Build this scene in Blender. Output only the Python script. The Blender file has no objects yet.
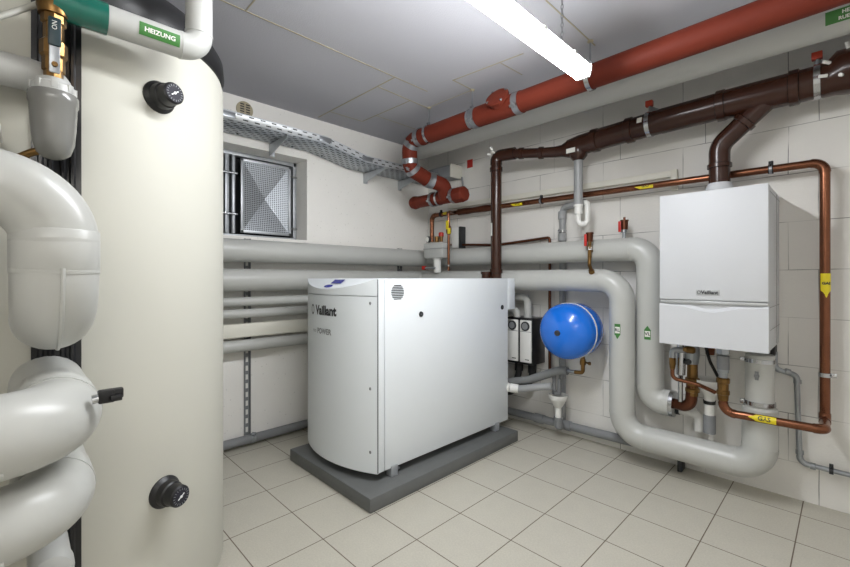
import bpy, bmesh, math, random
from mathutils import Vector, Matrix
random.seed(4)
scn = bpy.context.scene
COL = scn.collection
V = Vector
PI = math.pi
X, Y, Z = V((1, 0, 0)), V((0, 1, 0)), V((0, 0, 1))

# ------------------------------------------------------------------ materials
def lin(c):
    return tuple(((v / 255) / 12.92 if v / 255 <= .04045 else ((v / 255 + .055) / 1.055) ** 2.4) for v in c) + (1,)

def mat(name, rgb, rough=.5, metal=0., noise=.04, scale=9., bump=0., bscale=60., coat=0., spec=.5):
    m = bpy.data.materials.new(name); m.use_nodes = True
    nt = m.node_tree; N = nt.nodes; L = nt.links
    b = N['Principled BSDF']
    b.inputs['Roughness'].default_value = rough
    b.inputs['Metallic'].default_value = metal
    b.inputs['Coat Weight'].default_value = coat
    b.inputs['Coat Roughness'].default_value = .15
    b.inputs['Specular IOR Level'].default_value = spec
    tc = N.new('ShaderNodeTexCoord')
    nz = N.new('ShaderNodeTexNoise'); nz.inputs['Scale'].default_value = scale
    nz.inputs['Detail'].default_value = 4
    L.new(tc.outputs['Object'], nz.inputs['Vector'])
    mx = N.new('ShaderNodeMix'); mx.data_type = 'RGBA'
    c = lin(rgb)
    mx.inputs[6].default_value = tuple(max(0, v * (1 - noise)) for v in c[:3]) + (1,)
    mx.inputs[7].default_value = tuple(min(1, v * (1 + noise)) for v in c[:3]) + (1,)
    L.new(nz.outputs['Fac'], mx.inputs[0])
    L.new(mx.outputs[2], b.inputs['Base Color'])
    if bump:
        n2 = N.new('ShaderNodeTexNoise'); n2.inputs['Scale'].default_value = bscale
        L.new(tc.outputs['Object'], n2.inputs['Vector'])
        bp = N.new('ShaderNodeBump'); bp.inputs['Strength'].default_value = bump
        bp.inputs['Distance'].default_value = .004
        L.new(n2.outputs['Fac'], bp.inputs['Height'])
        L.new(bp.outputs['Normal'], b.inputs['Normal'])
    return m

M = dict(
    lacquer=mat('white_lacquer', (222, 227, 230), .45, noise=.01, coat=.1),
    boiler=mat('boiler_white', (200, 202, 205), .5, noise=.01, spec=.3),
    silver=mat('silver_plastic', (176, 178, 178), .35, .3),
    tank=mat('cream_foil', (194, 193, 183), .55, noise=.015, scale=5, spec=.25),
    black=mat('black_plastic', (20, 20, 22), .4),
    satin=mat('black_satin', (26, 26, 28), .28),
    insul=mat('grey_pipe_foil', (184, 185, 181), .33, noise=.03, scale=6, bump=.05, bscale=25),
    insul2=mat('light_grey_foil', (182, 183, 180), .4, noise=.03),
    shell=mat('grey_shell_plastic', (120, 120, 116), .25, noise=.04, coat=.3),
    redpipe=mat('rust_red_pipe', (106, 42, 28), .6, noise=.1, scale=14, spec=.2),
    brown=mat('dark_brown_flue', (54, 29, 19), .26, noise=.06, coat=.12, spec=.35),
    copper=mat('copper', (126, 82, 60), .27, .9, noise=.25, scale=18),
    oldcop=mat('tarnished_copper', (100, 60, 42), .38, .8, noise=.35, scale=22),
    brass=mat('brass', (126, 96, 56), .3, .9, noise=.35, scale=25),
    steel=mat('galvanised_steel', (160, 164, 168), .36, .85, noise=.16, scale=30),
    galv=mat('zinc_sheet', (186, 190, 194), .42, .6, noise=.16, scale=26),
    chrome=mat('bright_steel', (190, 192, 195), .2, 1., noise=.05),
    drain=mat('grey_drain_pipe', (128, 130, 132), .45, noise=.06),
    drain2=mat('mid_grey_pipe', (150, 152, 153), .4, noise=.05),
    hose=mat('grey_foam_sleeve', (118, 120, 120), .8, noise=.08, bump=.2),
    rubber=mat('black_rubber', (24, 24, 25), .6),
    blue=mat('blue_enamel', (10, 108, 214), .24, noise=.04, coat=.5),
    pvc=mat('white_pvc', (226, 226, 222), .35, noise=.02),
    cream=mat('cream_plastic', (222, 220, 208), .45, noise=.02),
    red=mat('red_plastic', (188, 40, 32), .4),
    darkred=mat('dull_red_plastic', (150, 52, 44), .4),
    yellow=mat('yellow_label', (226, 206, 30), .45, noise=.03),
    green=mat('green_label', (60, 120, 54), .45, noise=.03),
    teal=mat('teal_film', (18, 98, 84), .2, noise=.15, scale=30, coat=.4),
    tealgrip=mat('dark_teal_grip', (26, 48, 54), .4),
    paper=mat('white_label', (228, 228, 222), .5, noise=.02),
    ink=mat('dark_ink', (40, 42, 44), .5, noise=.02),
    greyink=mat('grey_ink', (128, 130, 132), .5, noise=.02),
    navy=mat('blue_display', (44, 48, 140), .25, noise=.05),
    beige=mat('beige_plastic', (176, 166, 140), .5),
    plinth=mat('grey_concrete_paint', (98, 100, 99), .55, noise=.14, scale=8, bump=.25, bscale=40),
    joint=mat('joint_filler', (166, 158, 134), .9, noise=.1),
    cable=mat('grey_cable', (176, 176, 168), .5),
    dial=mat('dial_face', (46, 46, 54), .6, noise=.2, scale=120, spec=.2),
    dark=mat('dark_interior', (34, 35, 38), .8),
    needle=mat('dial_needle', (232, 232, 232), .4),
    orange=mat('orange_red_plastic', (176, 62, 40), .4),
)

def wall_mat(name, rgb, brick=False):
    m = mat(name, rgb, .82, noise=.05, scale=3., bump=.35, bscale=90)
    nt = m.node_tree; N = nt.nodes; L = nt.links
    b = N['Principled BSDF']
    tc = [n for n in N if n.type == 'TEX_COORD'][0]
    mx = [n for n in N if n.type == 'MIX'][0]
    if brick:
        sx = N.new('ShaderNodeSeparateXYZ'); L.new(tc.outputs['Object'], sx.inputs[0])
        ax = N.new('ShaderNodeMath'); ax.operation = 'ADD'; ax.inputs[1].default_value = 10 * .4975 - 2.265
        az = N.new('ShaderNodeMath'); az.operation = 'ADD'; az.inputs[1].default_value = 3 * .2575 - .197
        L.new(sx.outputs[0], ax.inputs[0]); L.new(sx.outputs[2], az.inputs[0])
        # a slow wobble so that courses are not drawn with a ruler
        cb = N.new('ShaderNodeCombineXYZ'); L.new(ax.outputs[0], cb.inputs[0]); L.new(az.outputs[0], cb.inputs[1])
        nw = N.new('ShaderNodeTexNoise'); nw.inputs['Scale'].default_value = 2.2
        L.new(tc.outputs['Object'], nw.inputs['Vector'])
        sb = N.new('ShaderNodeVectorMath'); sb.operation = 'SUBTRACT'; sb.inputs[1].default_value = (.5, .5, .5)
        L.new(nw.outputs['Color'], sb.inputs[0])
        sc = N.new('ShaderNodeVectorMath'); sc.operation = 'SCALE'; sc.inputs['Scale'].default_value = .012
        L.new(sb.outputs[0], sc.inputs[0])
        ad = N.new('ShaderNodeVectorMath'); ad.operation = 'ADD'
        L.new(cb.outputs[0], ad.inputs[0]); L.new(sc.outputs[0], ad.inputs[1])
        br = N.new('ShaderNodeTexBrick'); br.offset = .76; br.offset_frequency = 2; br.squash = 1
        br.inputs['Scale'].default_value = 1; br.inputs['Brick Width'].default_value = .4975
        br.inputs['Row Height'].default_value = .2575; br.inputs['Mortar Size'].default_value = .0022
        br.inputs['Mortar Smooth'].default_value = .3
        L.new(ad.outputs[0], br.inputs['Vector'])
        # joints are painted over in places
        n3 = N.new('ShaderNodeTexNoise'); n3.inputs['Scale'].default_value = 4.5
        L.new(tc.outputs['Object'], n3.inputs['Vector'])
        rp = N.new('ShaderNodeMapRange'); rp.inputs[1].default_value = .38; rp.inputs[2].default_value = .58
        rp.inputs[3].default_value = .15; rp.inputs[4].default_value = .8
        L.new(n3.outputs['Fac'], rp.inputs[0])
        mu = N.new('ShaderNodeMath'); mu.operation = 'MULTIPLY'
        L.new(br.outputs['Fac'], mu.inputs[0]); L.new(rp.outputs[0], mu.inputs[1])
        m2 = N.new('ShaderNodeMix'); m2.data_type = 'RGBA'; m2.inputs[7].default_value = lin((96, 94, 90))
        L.new(mu.outputs[0], m2.inputs[0]); L.new(mx.outputs[2], m2.inputs[6])
        L.new(m2.outputs[2], b.inputs['Base Color'])
    else:
        vo = N.new('ShaderNodeTexVoronoi'); vo.inputs['Scale'].default_value = 26
        L.new(tc.outputs['Object'], vo.inputs['Vector'])
        rp = N.new('ShaderNodeMapRange'); rp.inputs[1].default_value = .08; rp.inputs[2].default_value = .14
        rp.inputs[3].default_value = .22; rp.inputs[4].default_value = 0
        L.new(vo.outputs['Distance'], rp.inputs[0])
        m2 = N.new('ShaderNodeMix'); m2.data_type = 'RGBA'; m2.inputs[7].default_value = lin((120, 118, 112))
        L.new(rp.outputs[0], m2.inputs[0]); L.new(mx.outputs[2], m2.inputs[6])
        L.new(m2.outputs[2], b.inputs['Base Color'])
    return m

M['wall_block'] = wall_mat('white_painted_blockwork', (226, 224, 219), True)
M['wall_plain'] = wall_mat('white_painted_concrete', (240, 238, 233))

def tile_mat():
    m = mat('floor_tiles', (190, 186, 173), .42, noise=.05, scale=12)
    nt = m.node_tree; N = nt.nodes; L = nt.links
    b = N['Principled BSDF']
    tc = [n for n in N if n.type == 'TEX_COORD'][0]
    mx = [n for n in N if n.type == 'MIX'][0]
    sp = N.new('ShaderNodeTexNoise'); sp.inputs['Scale'].default_value = 140; sp.inputs['Detail'].default_value = 3
    L.new(tc.outputs['Object'], sp.inputs['Vector'])
    m1 = N.new('ShaderNodeMix'); m1.data_type = 'RGBA'; m1.blend_type = 'MULTIPLY'; m1.inputs[0].default_value = .35
    rr = N.new('ShaderNodeMapRange'); rr.inputs[1].default_value = .3; rr.inputs[2].default_value = .7
    rr.inputs[3].default_value = .7; rr.inputs[4].default_value = 1.1
    L.new(sp.outputs['Fac'], rr.inputs[0])
    cr = N.new('ShaderNodeCombineXYZ')
    for i in range(3): L.new(rr.outputs[0], cr.inputs[i])
    L.new(mx.outputs[2], m1.inputs[6]); L.new(cr.outputs[0], m1.inputs[7])
    mp = N.new('ShaderNodeMapping'); mp.inputs['Location'].default_value = (-.123 + .3, .186 + 6.0, 0)
    L.new(tc.outputs['Object'], mp.inputs['Vector'])
    br = N.new('ShaderNodeTexBrick'); br.offset = 0; br.squash = 1
    br.inputs['Scale'].default_value = 1; br.inputs['Brick Width'].default_value = .3
    br.inputs['Row Height'].default_value = .3; br.inputs['Mortar Size'].default_value = .0026
    br.inputs['Mortar Smooth'].default_value = .2
    L.new(mp.outputs[0], br.inputs['Vector'])
    m2 = N.new('ShaderNodeMix'); m2.data_type = 'RGBA'; m2.inputs[7].default_value = lin((108, 96, 84))
    L.new(br.outputs['Fac'], m2.inputs[0]); L.new(m1.outputs[2], m2.inputs[6])
    L.new(m2.outputs[2], b.inputs['Base Color'])
    bp = N.new('ShaderNodeBump'); bp.inputs['Strength'].default_value = .4; bp.inputs['Distance'].default_value = .002
    bp.invert = True
    L.new(br.outputs['Fac'], bp.inputs['Height']); L.new(bp.outputs['Normal'], b.inputs['Normal'])
    ro = N.new('ShaderNodeMapRange'); ro.inputs[3].default_value = .4; ro.inputs[4].default_value = .85
    L.new(br.outputs['Fac'], ro.inputs[0]); L.new(ro.outputs[0], b.inputs['Roughness'])
    return m
M['tiles'] = tile_mat()
M['ceiling'] = mat('grey_ceiling_board', (182, 182, 188), .9, noise=.04, scale=2.5, bump=.3, bscale=160)

def pattern_mat(name, kind):
    """zinc sheet with a punched pattern in the sheet's own flat coordinates (UV in metres)"""
    m = mat(name, (176, 181, 186) if kind != 'side' else (214, 217, 220), .45, .6, noise=.1, scale=30)  # tray side has a paler base: the lamp's reflection put into its colour
    nt = m.node_tree; N = nt.nodes; L = nt.links
    b = N['Principled BSDF']
    mx = [n for n in N if n.type == 'MIX'][0]
    uv = N.new('ShaderNodeUVMap')
    s = N.new('ShaderNodeSeparateXYZ'); L.new(uv.outputs[0], s.inputs[0])
    def math_(op, a, bb=None):
        n = N.new('ShaderNodeMath'); n.operation = op
        for i, v in enumerate((a, bb)):
            if v is None: continue
            if isinstance(v, (int, float)): n.inputs[i].default_value = v
            else: L.new(v, n.inputs[i])
        return n.outputs[0]
    def cell(o, p, sh=0.):
        a = math_('ADD', math_('DIVIDE', o, p), sh)
        return math_('ABSOLUTE', math_('SUBTRACT', math_('FRACT', a), .5))
    u, v = s.outputs[0], s.outputs[1]
    if kind == 'dots':
        du, dv = cell(u, .0145), cell(v, .0145)
        d = math_('SQRT', math_('ADD', math_('MULTIPLY', du, du), math_('MULTIPLY', dv, dv)))
        mask = math_('LESS_THAN', d, .33)
    elif kind == 'slots':      # tray floor: staggered slots
        row = math_('FLOOR', math_('DIVIDE', v, .034))
        sh = math_('MULTIPLY', row, .5)
        du = cell(u, .06, sh); dv = cell(v, .034)
        mask = math_('MULTIPLY', math_('LESS_THAN', du, .3), math_('LESS_THAN', dv, .2))
    else:                      # tray side: two rows of short slots
        row = math_('FLOOR', math_('DIVIDE', v, .025))
        sh = math_('MULTIPLY', row, .5)
        du = cell(u, .075, sh); dv = cell(v, .025)
        mask = math_('MULTIPLY', math_('LESS_THAN', du, .22), math_('LESS_THAN', dv, .15))
    m2 = N.new('ShaderNodeMix'); m2.data_type = 'RGBA'; m2.inputs[7].default_value = lin((38, 40, 44))
    L.new(mask, m2.inputs[0]); L.new(mx.outputs[2], m2.inputs[6])
    L.new(m2.outputs[2], b.inputs['Base Color'])
    me_ = math_('MULTIPLY', math_('SUBTRACT', 1., mask), .6); L.new(me_, b.inputs['Metallic'])
    return m
M['dots'] = pattern_mat('perforated_zinc', 'dots')
M['slots'] = pattern_mat('slotted_tray_floor', 'slots')
M['sideslots'] = pattern_mat('slotted_tray_side', 'side')

def emis(name, rgb, s):
    m = bpy.data.materials.new(name); m.use_nodes = True
    N = m.node_tree.nodes; L = m.node_tree.links
    N.remove(N['Principled BSDF'])
    e = N.new('ShaderNodeEmission'); e.inputs['Color'].default_value = lin(rgb); e.inputs['Strength'].default_value = s
    L.new(e.outputs[0], N['Material Output'].inputs[0])
    return m
M['tube'] = emis('lit_diffuser', (250, 252, 255), 18.5)
M['fill_tube'] = emis('fill_lamp_diffuser', (255, 252, 247), 7.2)  # weaker glow for the added fill lamp

# ------------------------------------------------------------------ geometry helpers
def NB(): return bmesh.new()

def box(bm, lo, hi, bev=0., seg=2):
    lo, hi = V(lo), V(hi)
    r = bmesh.ops.create_cube(bm, size=1)
    vs = r['verts']
    for v in vs:
        v.co = V(((lo.x + hi.x) / 2 + v.co.x * (hi.x - lo.x), (lo.y + hi.y) / 2 + v.co.y * (hi.y - lo.y), (lo.z + hi.z) / 2 + v.co.z * (hi.z - lo.z)))
    if bev:
        es = list({e for v in vs for e in v.link_edges})
        bmesh.ops.bevel(bm, geom=es, offset=bev, segments=seg, affect='EDGES', profile=.5)
    return bm

def obox(bm, c, ax, ay, az, s, bev=0.):
    """box of size s centred at c with axes ax, ay, az"""
    b2 = NB(); box(b2, (-s[0] / 2, -s[1] / 2, -s[2] / 2), (s[0] / 2, s[1] / 2, s[2] / 2), bev)
    Mx = Matrix((ax, ay, az)).transposed().to_4x4(); Mx.translation = V(c)
    merge(bm, b2, Mx)
    return bm

def merge(bm, b2, mtx=None):
    mp = {}
    for v in b2.verts: mp[v] = bm.verts.new(mtx @ v.co if mtx else v.co)
    for f in b2.faces:
        try: bm.faces.new([mp[v] for v in f.verts])
        except ValueError: pass
    b2.free()

def frame(d):
    d = V(d).normalized()
    a = Z if abs(d.z) < .9 else X
    u = d.cross(a).normalized(); w = d.cross(u).normalized()
    return u, w

def sweep(bm, pts, rad, seg=20, caps=True):
    """round tube along points; rad is a number or one per point"""
    pts = [V(p) for p in pts]; n = len(pts)
    if not hasattr(rad, '__len__'): rad = [rad] * n
    tang = []
    for i in range(n):
        a = pts[max(i - 1, 0)]; b = pts[min(i + 1, n - 1)]
        t = (b - a)
        if i and i < n - 1:
            t1 = (pts[i] - pts[i - 1]); t2 = (pts[i + 1] - pts[i])
            if t1.length > 1e-9 and t2.length > 1e-9: t = t1.normalized() + t2.normalized()
        tang.append(t.normalized())
    u, _ = frame(tang[0])
    rings = []
    for i in range(n):
        t = tang[i]
        u = (u - t * u.dot(t)).normalized(); w = t.cross(u)
        rings.append([bm.verts.new(pts[i] + (u * math.cos(2 * PI * k / seg) + w * math.sin(2 * PI * k / seg)) * rad[i]) for k in range(seg)])
    for a, b in zip(rings, rings[1:]):
        for k in range(seg):
            bm.faces.new((a[k], a[(k + 1) % seg], b[(k + 1) % seg], b[k]))
    if caps:
        bm.faces.new(list(reversed(rings[0]))); bm.faces.new(rings[-1])
    return bm

def cyl(bm, p0, p1, r, r1=None, seg=20):
    return sweep(bm, [p0, p1], [r, r if r1 is None else r1], seg)

def lathe(bm, prof, o, d, seg=32, caps=True):
    """profile of (distance along d, radius)"""
    o, d = V(o), V(d).normalized()
    u, w = frame(d)
    rings = []
    for h, r in prof:
        if r < 1e-6: rings.append([bm.verts.new(o + d * h)])
        else: rings.append([bm.verts.new(o + d * h + (u * math.cos(2 * PI * k / seg) + w * math.sin(2 * PI * k / seg)) * r) for k in range(seg)])
    for a, b in zip(rings, rings[1:]):
        if len(a) == 1 and len(b) == 1: continue
        for k in range(seg):
            k2 = (k + 1) % seg
            if len(a) == 1: bm.faces.new((a[0], b[k2], b[k]))
            elif len(b) == 1: bm.faces.new((a[k], a[k2], b[0]))
            else: bm.faces.new((a[k], a[k2], b[k2], b[k]))
    if caps:
        if len(rings[0]) > 1: bm.faces.new(list(reversed(rings[0])))
        if len(rings[-1]) > 1: bm.faces.new(rings[-1])
    return bm

def fillet(pts, R, n=8):
    """corner arcs: list of ('s', [p, q]) and ('e', arc points)"""
    pts = [V(p) for p in pts]
    if not hasattr(R, '__len__'): R = [R] * (len(pts) - 2)
    out = []; cur = pts[0]
    for i in range(1, len(pts) - 1):
        a, b, c = pts[i - 1], pts[i], pts[i + 1]
        d1 = (b - a).normalized(); d2 = (c - b).normalized()
        ang = d1.angle(d2)
        if ang < .01: continue
        r = R[i - 1]
        t = r * math.tan(ang / 2)
        p1 = b - d1 * t; p2 = b + d2 * t
        nrm = (d2 - d1 * d2.dot(d1)).normalized()
        ctr = p1 + nrm * r
        arc = []
        for k in range(n + 1):
            th = ang * k / n
            arc.append(ctr - nrm * r * math.cos(th) + d1 * r * math.sin(th))
        if (p1 - cur).length > 1e-4: out.append(('s', [cur, p1]))
        out.append(('e', arc)); cur = p2
    if (pts[-1] - cur).length > 1e-4: out.append(('s', [cur, pts[-1]]))
    return out

def smooth_path(pts, R, n=8):
    o = []
    for _, a in fillet(pts, R, n):
        for p in a:
            if not o or (p - o[-1]).length > 1e-5: o.append(p)
    return o

OFF = {}
def thing(name, label, cat, loc=(0, 0, 0), group=None):
    o = bpy.data.objects.new(name, None); COL.objects.link(o)
    o.location = loc; o.empty_display_size = .05
    o['label'] = label; o['category'] = cat
    if group: o['group'] = group
    OFF[o.name] = V(loc)
    return o

def finish(me, m, sharp=38):
    me.polygons.foreach_set('use_smooth', [True] * len(me.polygons))
    me.set_sharp_from_angle(angle=math.radians(sharp))
    me.materials.append(m if not isinstance(m, str) else M[m])

def part(root, name, bm, m, label=None, sharp=38, kind=None):
    off = OFF.get(root.name, V((0, 0, 0))) if root else V((0, 0, 0))
    if off.length: bmesh.ops.translate(bm, verts=bm.verts, vec=-off)
    bmesh.ops.recalc_face_normals(bm, faces=bm.faces)
    me = bpy.data.meshes.new(name); bm.to_mesh(me); bm.free()
    finish(me, m, sharp)
    o = bpy.data.objects.new(name, me); COL.objects.link(o)
    if root: o.parent = root
    OFF[o.name] = off
    if label: o['label'] = label
    if kind: o['kind'] = kind
    return o

def single(name, bm, m, label, cat, group=None, sharp=38):
    o = part(None, name, bm, m, None, sharp)
    o['label'] = label; o['category'] = cat
    if group: o['group'] = group
    return o

def struct(name, bm, m, sharp=38):
    o = part(None, name, bm, m, None, sharp); o['kind'] = 'structure'
    return o

def text_bm(s, size, extr=.0004, align='CENTER', bold=0.):
    cu = bpy.data.curves.new('lettering', 'FONT'); cu.body = s; cu.size = size
    cu.extrude = extr; cu.align_x = align; cu.align_y = 'CENTER'; cu.offset = bold; cu.resolution_u = 3
    o = bpy.data.objects.new('lettering', cu); COL.objects.link(o)
    bpy.context.view_layer.update()
    me = bpy.data.meshes.new_from_object(o.evaluated_get(bpy.context.evaluated_depsgraph_get()))
    bm = NB(); bm.from_mesh(me)
    bpy.data.meshes.remove(me); bpy.data.objects.remove(o); bpy.data.curves.remove(cu)
    return bm

def place(bm, c, ax, ay):
    az = V(ax).cross(V(ay))
    Mx = Matrix((V(ax), V(ay), az)).transposed().to_4x4(); Mx.translation = V(c)
    bm.transform(Mx); return bm

def wrapmap(bm, c, axis, face, r):
    """flat shape (x = along the pipe's axis, y = around it, z = lift) laid on a pipe"""
    axis = V(axis).normalized(); face = V(face); face = (face - axis * face.dot(axis)).normalized()
    side = face.cross(axis)
    for v in bm.verts:
        th = v.co.y / r; rr = r + v.co.z
        v.co = V(c) + axis * v.co.x + (face * math.cos(th) + side * math.sin(th)) * rr
    return bm

def strip_bm(us, ws, lift, n=8):
    """a band: half width ws at each us"""
    bm = NB(); rows = []
    for u, w in zip(us, ws):
        rows.append([bm.verts.new((u, w * (2 * k / n - 1), lift)) for k in range(n + 1)])
    for a, b in zip(rows, rows[1:]):
        for k in range(n): bm.faces.new((a[k], b[k], b[k + 1], a[k + 1]))
    bmesh.ops.remove_doubles(bm, verts=bm.verts, dist=1e-6)
    return bm

def pipe_run(root, pts, r, R, m, seg=24, n=9, seam=True, sn='pipe_section', en='elbow', collar=0.0):
    for k, a in fillet(pts, R, n):
        bm = NB()
        if k == 's': sweep(bm, a, r, seg); part(root, sn, bm, m)
        else:
            sweep(bm, a, r + collar, seg)
            if seam:   # small bead where the moulded bend overlaps the straight
                for p, q in ((a[0], a[1]), (a[-1], a[-2])):
                    d = (q - p).normalized(); sweep(bm, [p - d * .004, p + d * .004], r + .0016, seg)
            part(root, en, bm, m)

def band(root, c, axis, r, w=.018, m='steel', lug=None, name='pipe_clamp', label=None):
    axis = V(axis).normalized(); c = V(c)
    bm = NB()
    lathe(bm, [(-w / 2, r), (-w / 2, r + .004), (w / 2, r + .004), (w / 2, r)], c, axis, 28, caps=False)
    if lug:
        lug = V(lug).normalized()
        obox(bm, c + lug * (r + .010), axis, lug.cross(axis), lug, (w, .016, .022), .002)
        cyl(bm, c + lug * (r + .010) - lug.cross(axis) * .018, c + lug * (r + .010) + lug.cross(axis) * .018, .004, seg=8)
    return part(root, name, bm, m, label)

def arrow_tag(root, c, axis, face, r, L, w, m, txt=None, up=True, tip=.3, tm='ink', ts=.6, white=False, name='flow_label'):
    us = [-L / 2, L / 2 - L * tip, L / 2]
    p = part(root, name, wrapmap(strip_bm(us, [w / 2, w / 2, .0004], .0012), c, axis, face, r), m)
    if white:
        part(p, 'label_field', wrapmap(strip_bm([-L * .3, L * .12], [w * .4, w * .4], .0018), c, axis, face, r), 'paper')
    if txt:
        t = text_bm(txt, w * ts * 1.25, 0, bold=w * .02)
        if abs(V(axis).z) > .5:       # upright lettering on a standing pipe
            sgn = 1 if V(axis).z > 0 else -1
            for v in t.verts: v.co = V((sgn * v.co.y - L * .09, -sgn * v.co.x, .0024))
        else:
            sgn = 1 if V(axis).x > 0 else -1
            for v in t.verts: v.co = V((sgn * v.co.x - L * .08, sgn * v.co.y, .0024))
        part(p, 'lettering', wrapmap(t, c, axis, face, r), tm)

# ------------------------------------------------------------------ the room
CZ = 2.455
RX, RY = 4.0, -4.3
def quadbox(name, lo, hi, m): return struct(name, box(NB(), lo, hi), m)
quadbox('floor', (-.3, RY - .2, -.15), (RX + .2, .2, 0), 'tiles')
quadbox('ceiling', (-.3, RY - .2, CZ), (RX + .2, .2, CZ + .15), 'ceiling')
quadbox('wall_right', (-.3, 0, 0), (RX + .2, .2, CZ), 'wall_block')
quadbox('wall_back', (RX, RY, 0), (RX + .2, 0, CZ), 'wall_plain')
quadbox('wall_front', (-.3, RY - .2, 0), (RX + .2, RY, CZ), 'wall_plain')
WY0, WY1, WZ0, WZ1 = -2.45, -1.345, 1.478, 2.115
bm = NB()
box(bm, (-.3, RY, 0), (0, 0, WZ0)); box(bm, (-.3, RY, WZ1), (0, 0, CZ))
box(bm, (-.3, RY, WZ0), (0, WY0, WZ1)); box(bm, (-.3, WY1, WZ0), (0, 0, WZ1))
struct('wall_left', bm, 'wall_plain')

# ceiling joints between the boards
bm = NB()
def jl(x0, y0, x1, y1, w=.006):
    d = (V((x1, y1, 0)) - V((x0, y0, 0))); s = V((-d.y, d.x, 0)).normalized()
    obox(bm, V(((x0 + x1) / 2, (y0 + y1) / 2, CZ - .0012)), d.normalized(), s, Z, (d.length, w, .003))
jl(.98, -2.32, .98, -.98); jl(.98, -1.268, .05, -1.275, .008); jl(.80, -1.262, .785, -.78, .007)
jl(.785, -.965, .23, -.975); jl(.215, -1.262, .225, -.975); jl(1.09, -2.2, .98, -2.2)
jl(1.70, -.93, 1.21, -.975); jl(1.21, -.98, 1.21, -.76); jl(2.02, -1.25, 2.02, -.72); jl(1.21, -.78, .78, -.785, .004)
jl(1.55, -.935, 1.56, -.72, .004); jl(.40, -.975, .40, -.55, .004)
struct('trim_1', bm, 'joint')

# recessed window with punched zinc shutters
wroot = thing('window_1', 'x', 'x', (-.18, -1.9, WZ0)); del wroot['label']; del wroot['category']; wroot['kind'] = 'structure'
part(wroot, 'backing', box(NB(), (-.295, WY0, WZ0), (-.26, WY1, WZ1)), 'dark')
bm = NB()
for a, b in (((-.22, WY0, WZ0), (-.17, WY1 - .002, WZ0 + .028)), ((-.22, WY0, WZ1 - .03), (-.17, WY1 - .002, WZ1)),
             ((-.22, WY1 - .03, WZ0), (-.17, WY1 - .002, WZ1)), ((-.22, WY0, WZ0), (-.17, WY0 + .03, WZ1)), ((-.22, -1.90, WZ0), (-.175, -1.872, WZ1))):
    box(bm, a, b, .003)
part(wroot, 'window_frame', bm, 'galv')
def shutter(y0, y1):
    z0, z1 = WZ0 + .04, WZ1 - .045
    bm = NB()
    for a, b in (((-.165, y0, z0), (-.145, y1, z0 + .022)), ((-.165, y0, z1 - .022), (-.145, y1, z1)),
                 ((-.165, y0, z0), (-.145, y0 + .022, z1)), ((-.165, y1 - .022, z0), (-.145, y1, z1))):
        box(bm, a, b, .003)
    fr = part(wroot, 'shutter_frame', bm, 'galv')
    bm = NB()
    c = [(-.156, y0 + .02, z0 + .02), (-.156, y1 - .02, z0 + .02), (-.156, y1 - .02, z1 - .02), (-.156, y0 + .02, z1 - .02)]
    vs = [bm.verts.new(p) for p in c]; a = bm.verts.new((-.19, (y0 + y1) / 2, (z0 + z1) / 2))
    uvl = bm.loops.layers.uv.new('UVMap')
    for k in range(4): bm.faces.new((vs[k], vs[(k + 1) % 4], a))
    for f in bm.faces:
        for l in f.loops: l[uvl].uv = (l.vert.co.y, l.vert.co.z)
    part(fr, 'punched_sheet', bm, 'dots', sharp=1)
    return fr
shutter(-1.80, -1.405)
shutter(-2.37, -1.925)
bm = NB()
for y, z in ((-1.385, WZ1 - .12), (-1.385, WZ0 + .10)):
    cyl(bm, (-.15, y - .03, z), (-.15, y + .03, z), .008, seg=10)
for z in (WZ1 - .17, WZ0 + .17):
    cyl(bm, (-.135, -1.96, z), (-.135, -1.83, z), .009, seg=10)
part(wroot, 'hinge_pins', bm, 'chrome')
bm = NB()
for y in (-1.85, -1.90, -1.945): box(bm, (-.17, y - .012, WZ0 + .03), (-.14, y + .008, WZ1 - .035), .003)
part(wroot, 'hinge_strips', bm, 'galv')

# ------------------------------------------------------------------ lamp
def ceiling_lamp(label, cx, y0, y1, glow='tube'):
    t = thing('ceiling_lamp', label, 'lamp', (cx, (y0 + y1) / 2, 2.15), 'fluorescent lamps')
    bm = NB()
    pf = [(-.043, 2.172), (-.041, 2.158), (-.029, 2.13), (.029, 2.13), (.041, 2.158), (.043, 2.172)]
    fa = [bm.verts.new((cx + x, y0, z)) for x, z in pf]; fb = [bm.verts.new((cx + x, y1, z)) for x, z in pf]
    for k in range(len(pf) - 1): bm.faces.new((fa[k], fa[k + 1], fb[k + 1], fb[k]))
    bm.faces.new(fa); bm.faces.new(fb)
    part(t, 'diffuser', bm, glow, 'glowing white diffuser')
    part(t, 'housing', box(NB(), (cx - .038, y0, 2.172), (cx + .038, y1, 2.184), .004), 'cream')
    for y in (y0, y1):
        s = 1 if y == y1 else -1
        bm = NB(); a = [bm.verts.new((cx + x * 1.03, y, z - .002 if z < 2.165 else z + .010)) for x, z in pf]
        b = [bm.verts.new((cx + x * .8, y + s * .028, z + .004)) for x, z in pf]
        bm.faces.new(b)
        for k in range(6): bm.faces.new((a[k], a[(k + 1) % 6], b[(k + 1) % 6], b[k]))
        part(t, 'end_cap', bm, 'pvc')
    for f in (.16, .43, .69, .88):
        y = y0 + (y1 - y0) * f
        for sx in (-1, 1):
            part(t, 'clip', box(NB(), (cx + sx * .0425 - .003, y - .010, 2.162), (cx + sx * .0425 + .003, y + .010, 2.182), .002), 'pvc')
    for y in (y0 + .19, y1 - .20):
        bm = NB(); z = 2.184; k = 0
        while z < CZ - .002:
            u = X if k % 2 else Y
            ring = [V((cx, y, z + .011)) + u * .0055 * math.cos(q * PI / 5) + Z * .0125 * math.sin(q * PI / 5) for q in range(11)]
            sweep(bm, ring, .0016, 6, caps=False); z += .02; k += 1
        part(t, 'chain', bm, 'drain')
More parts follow.
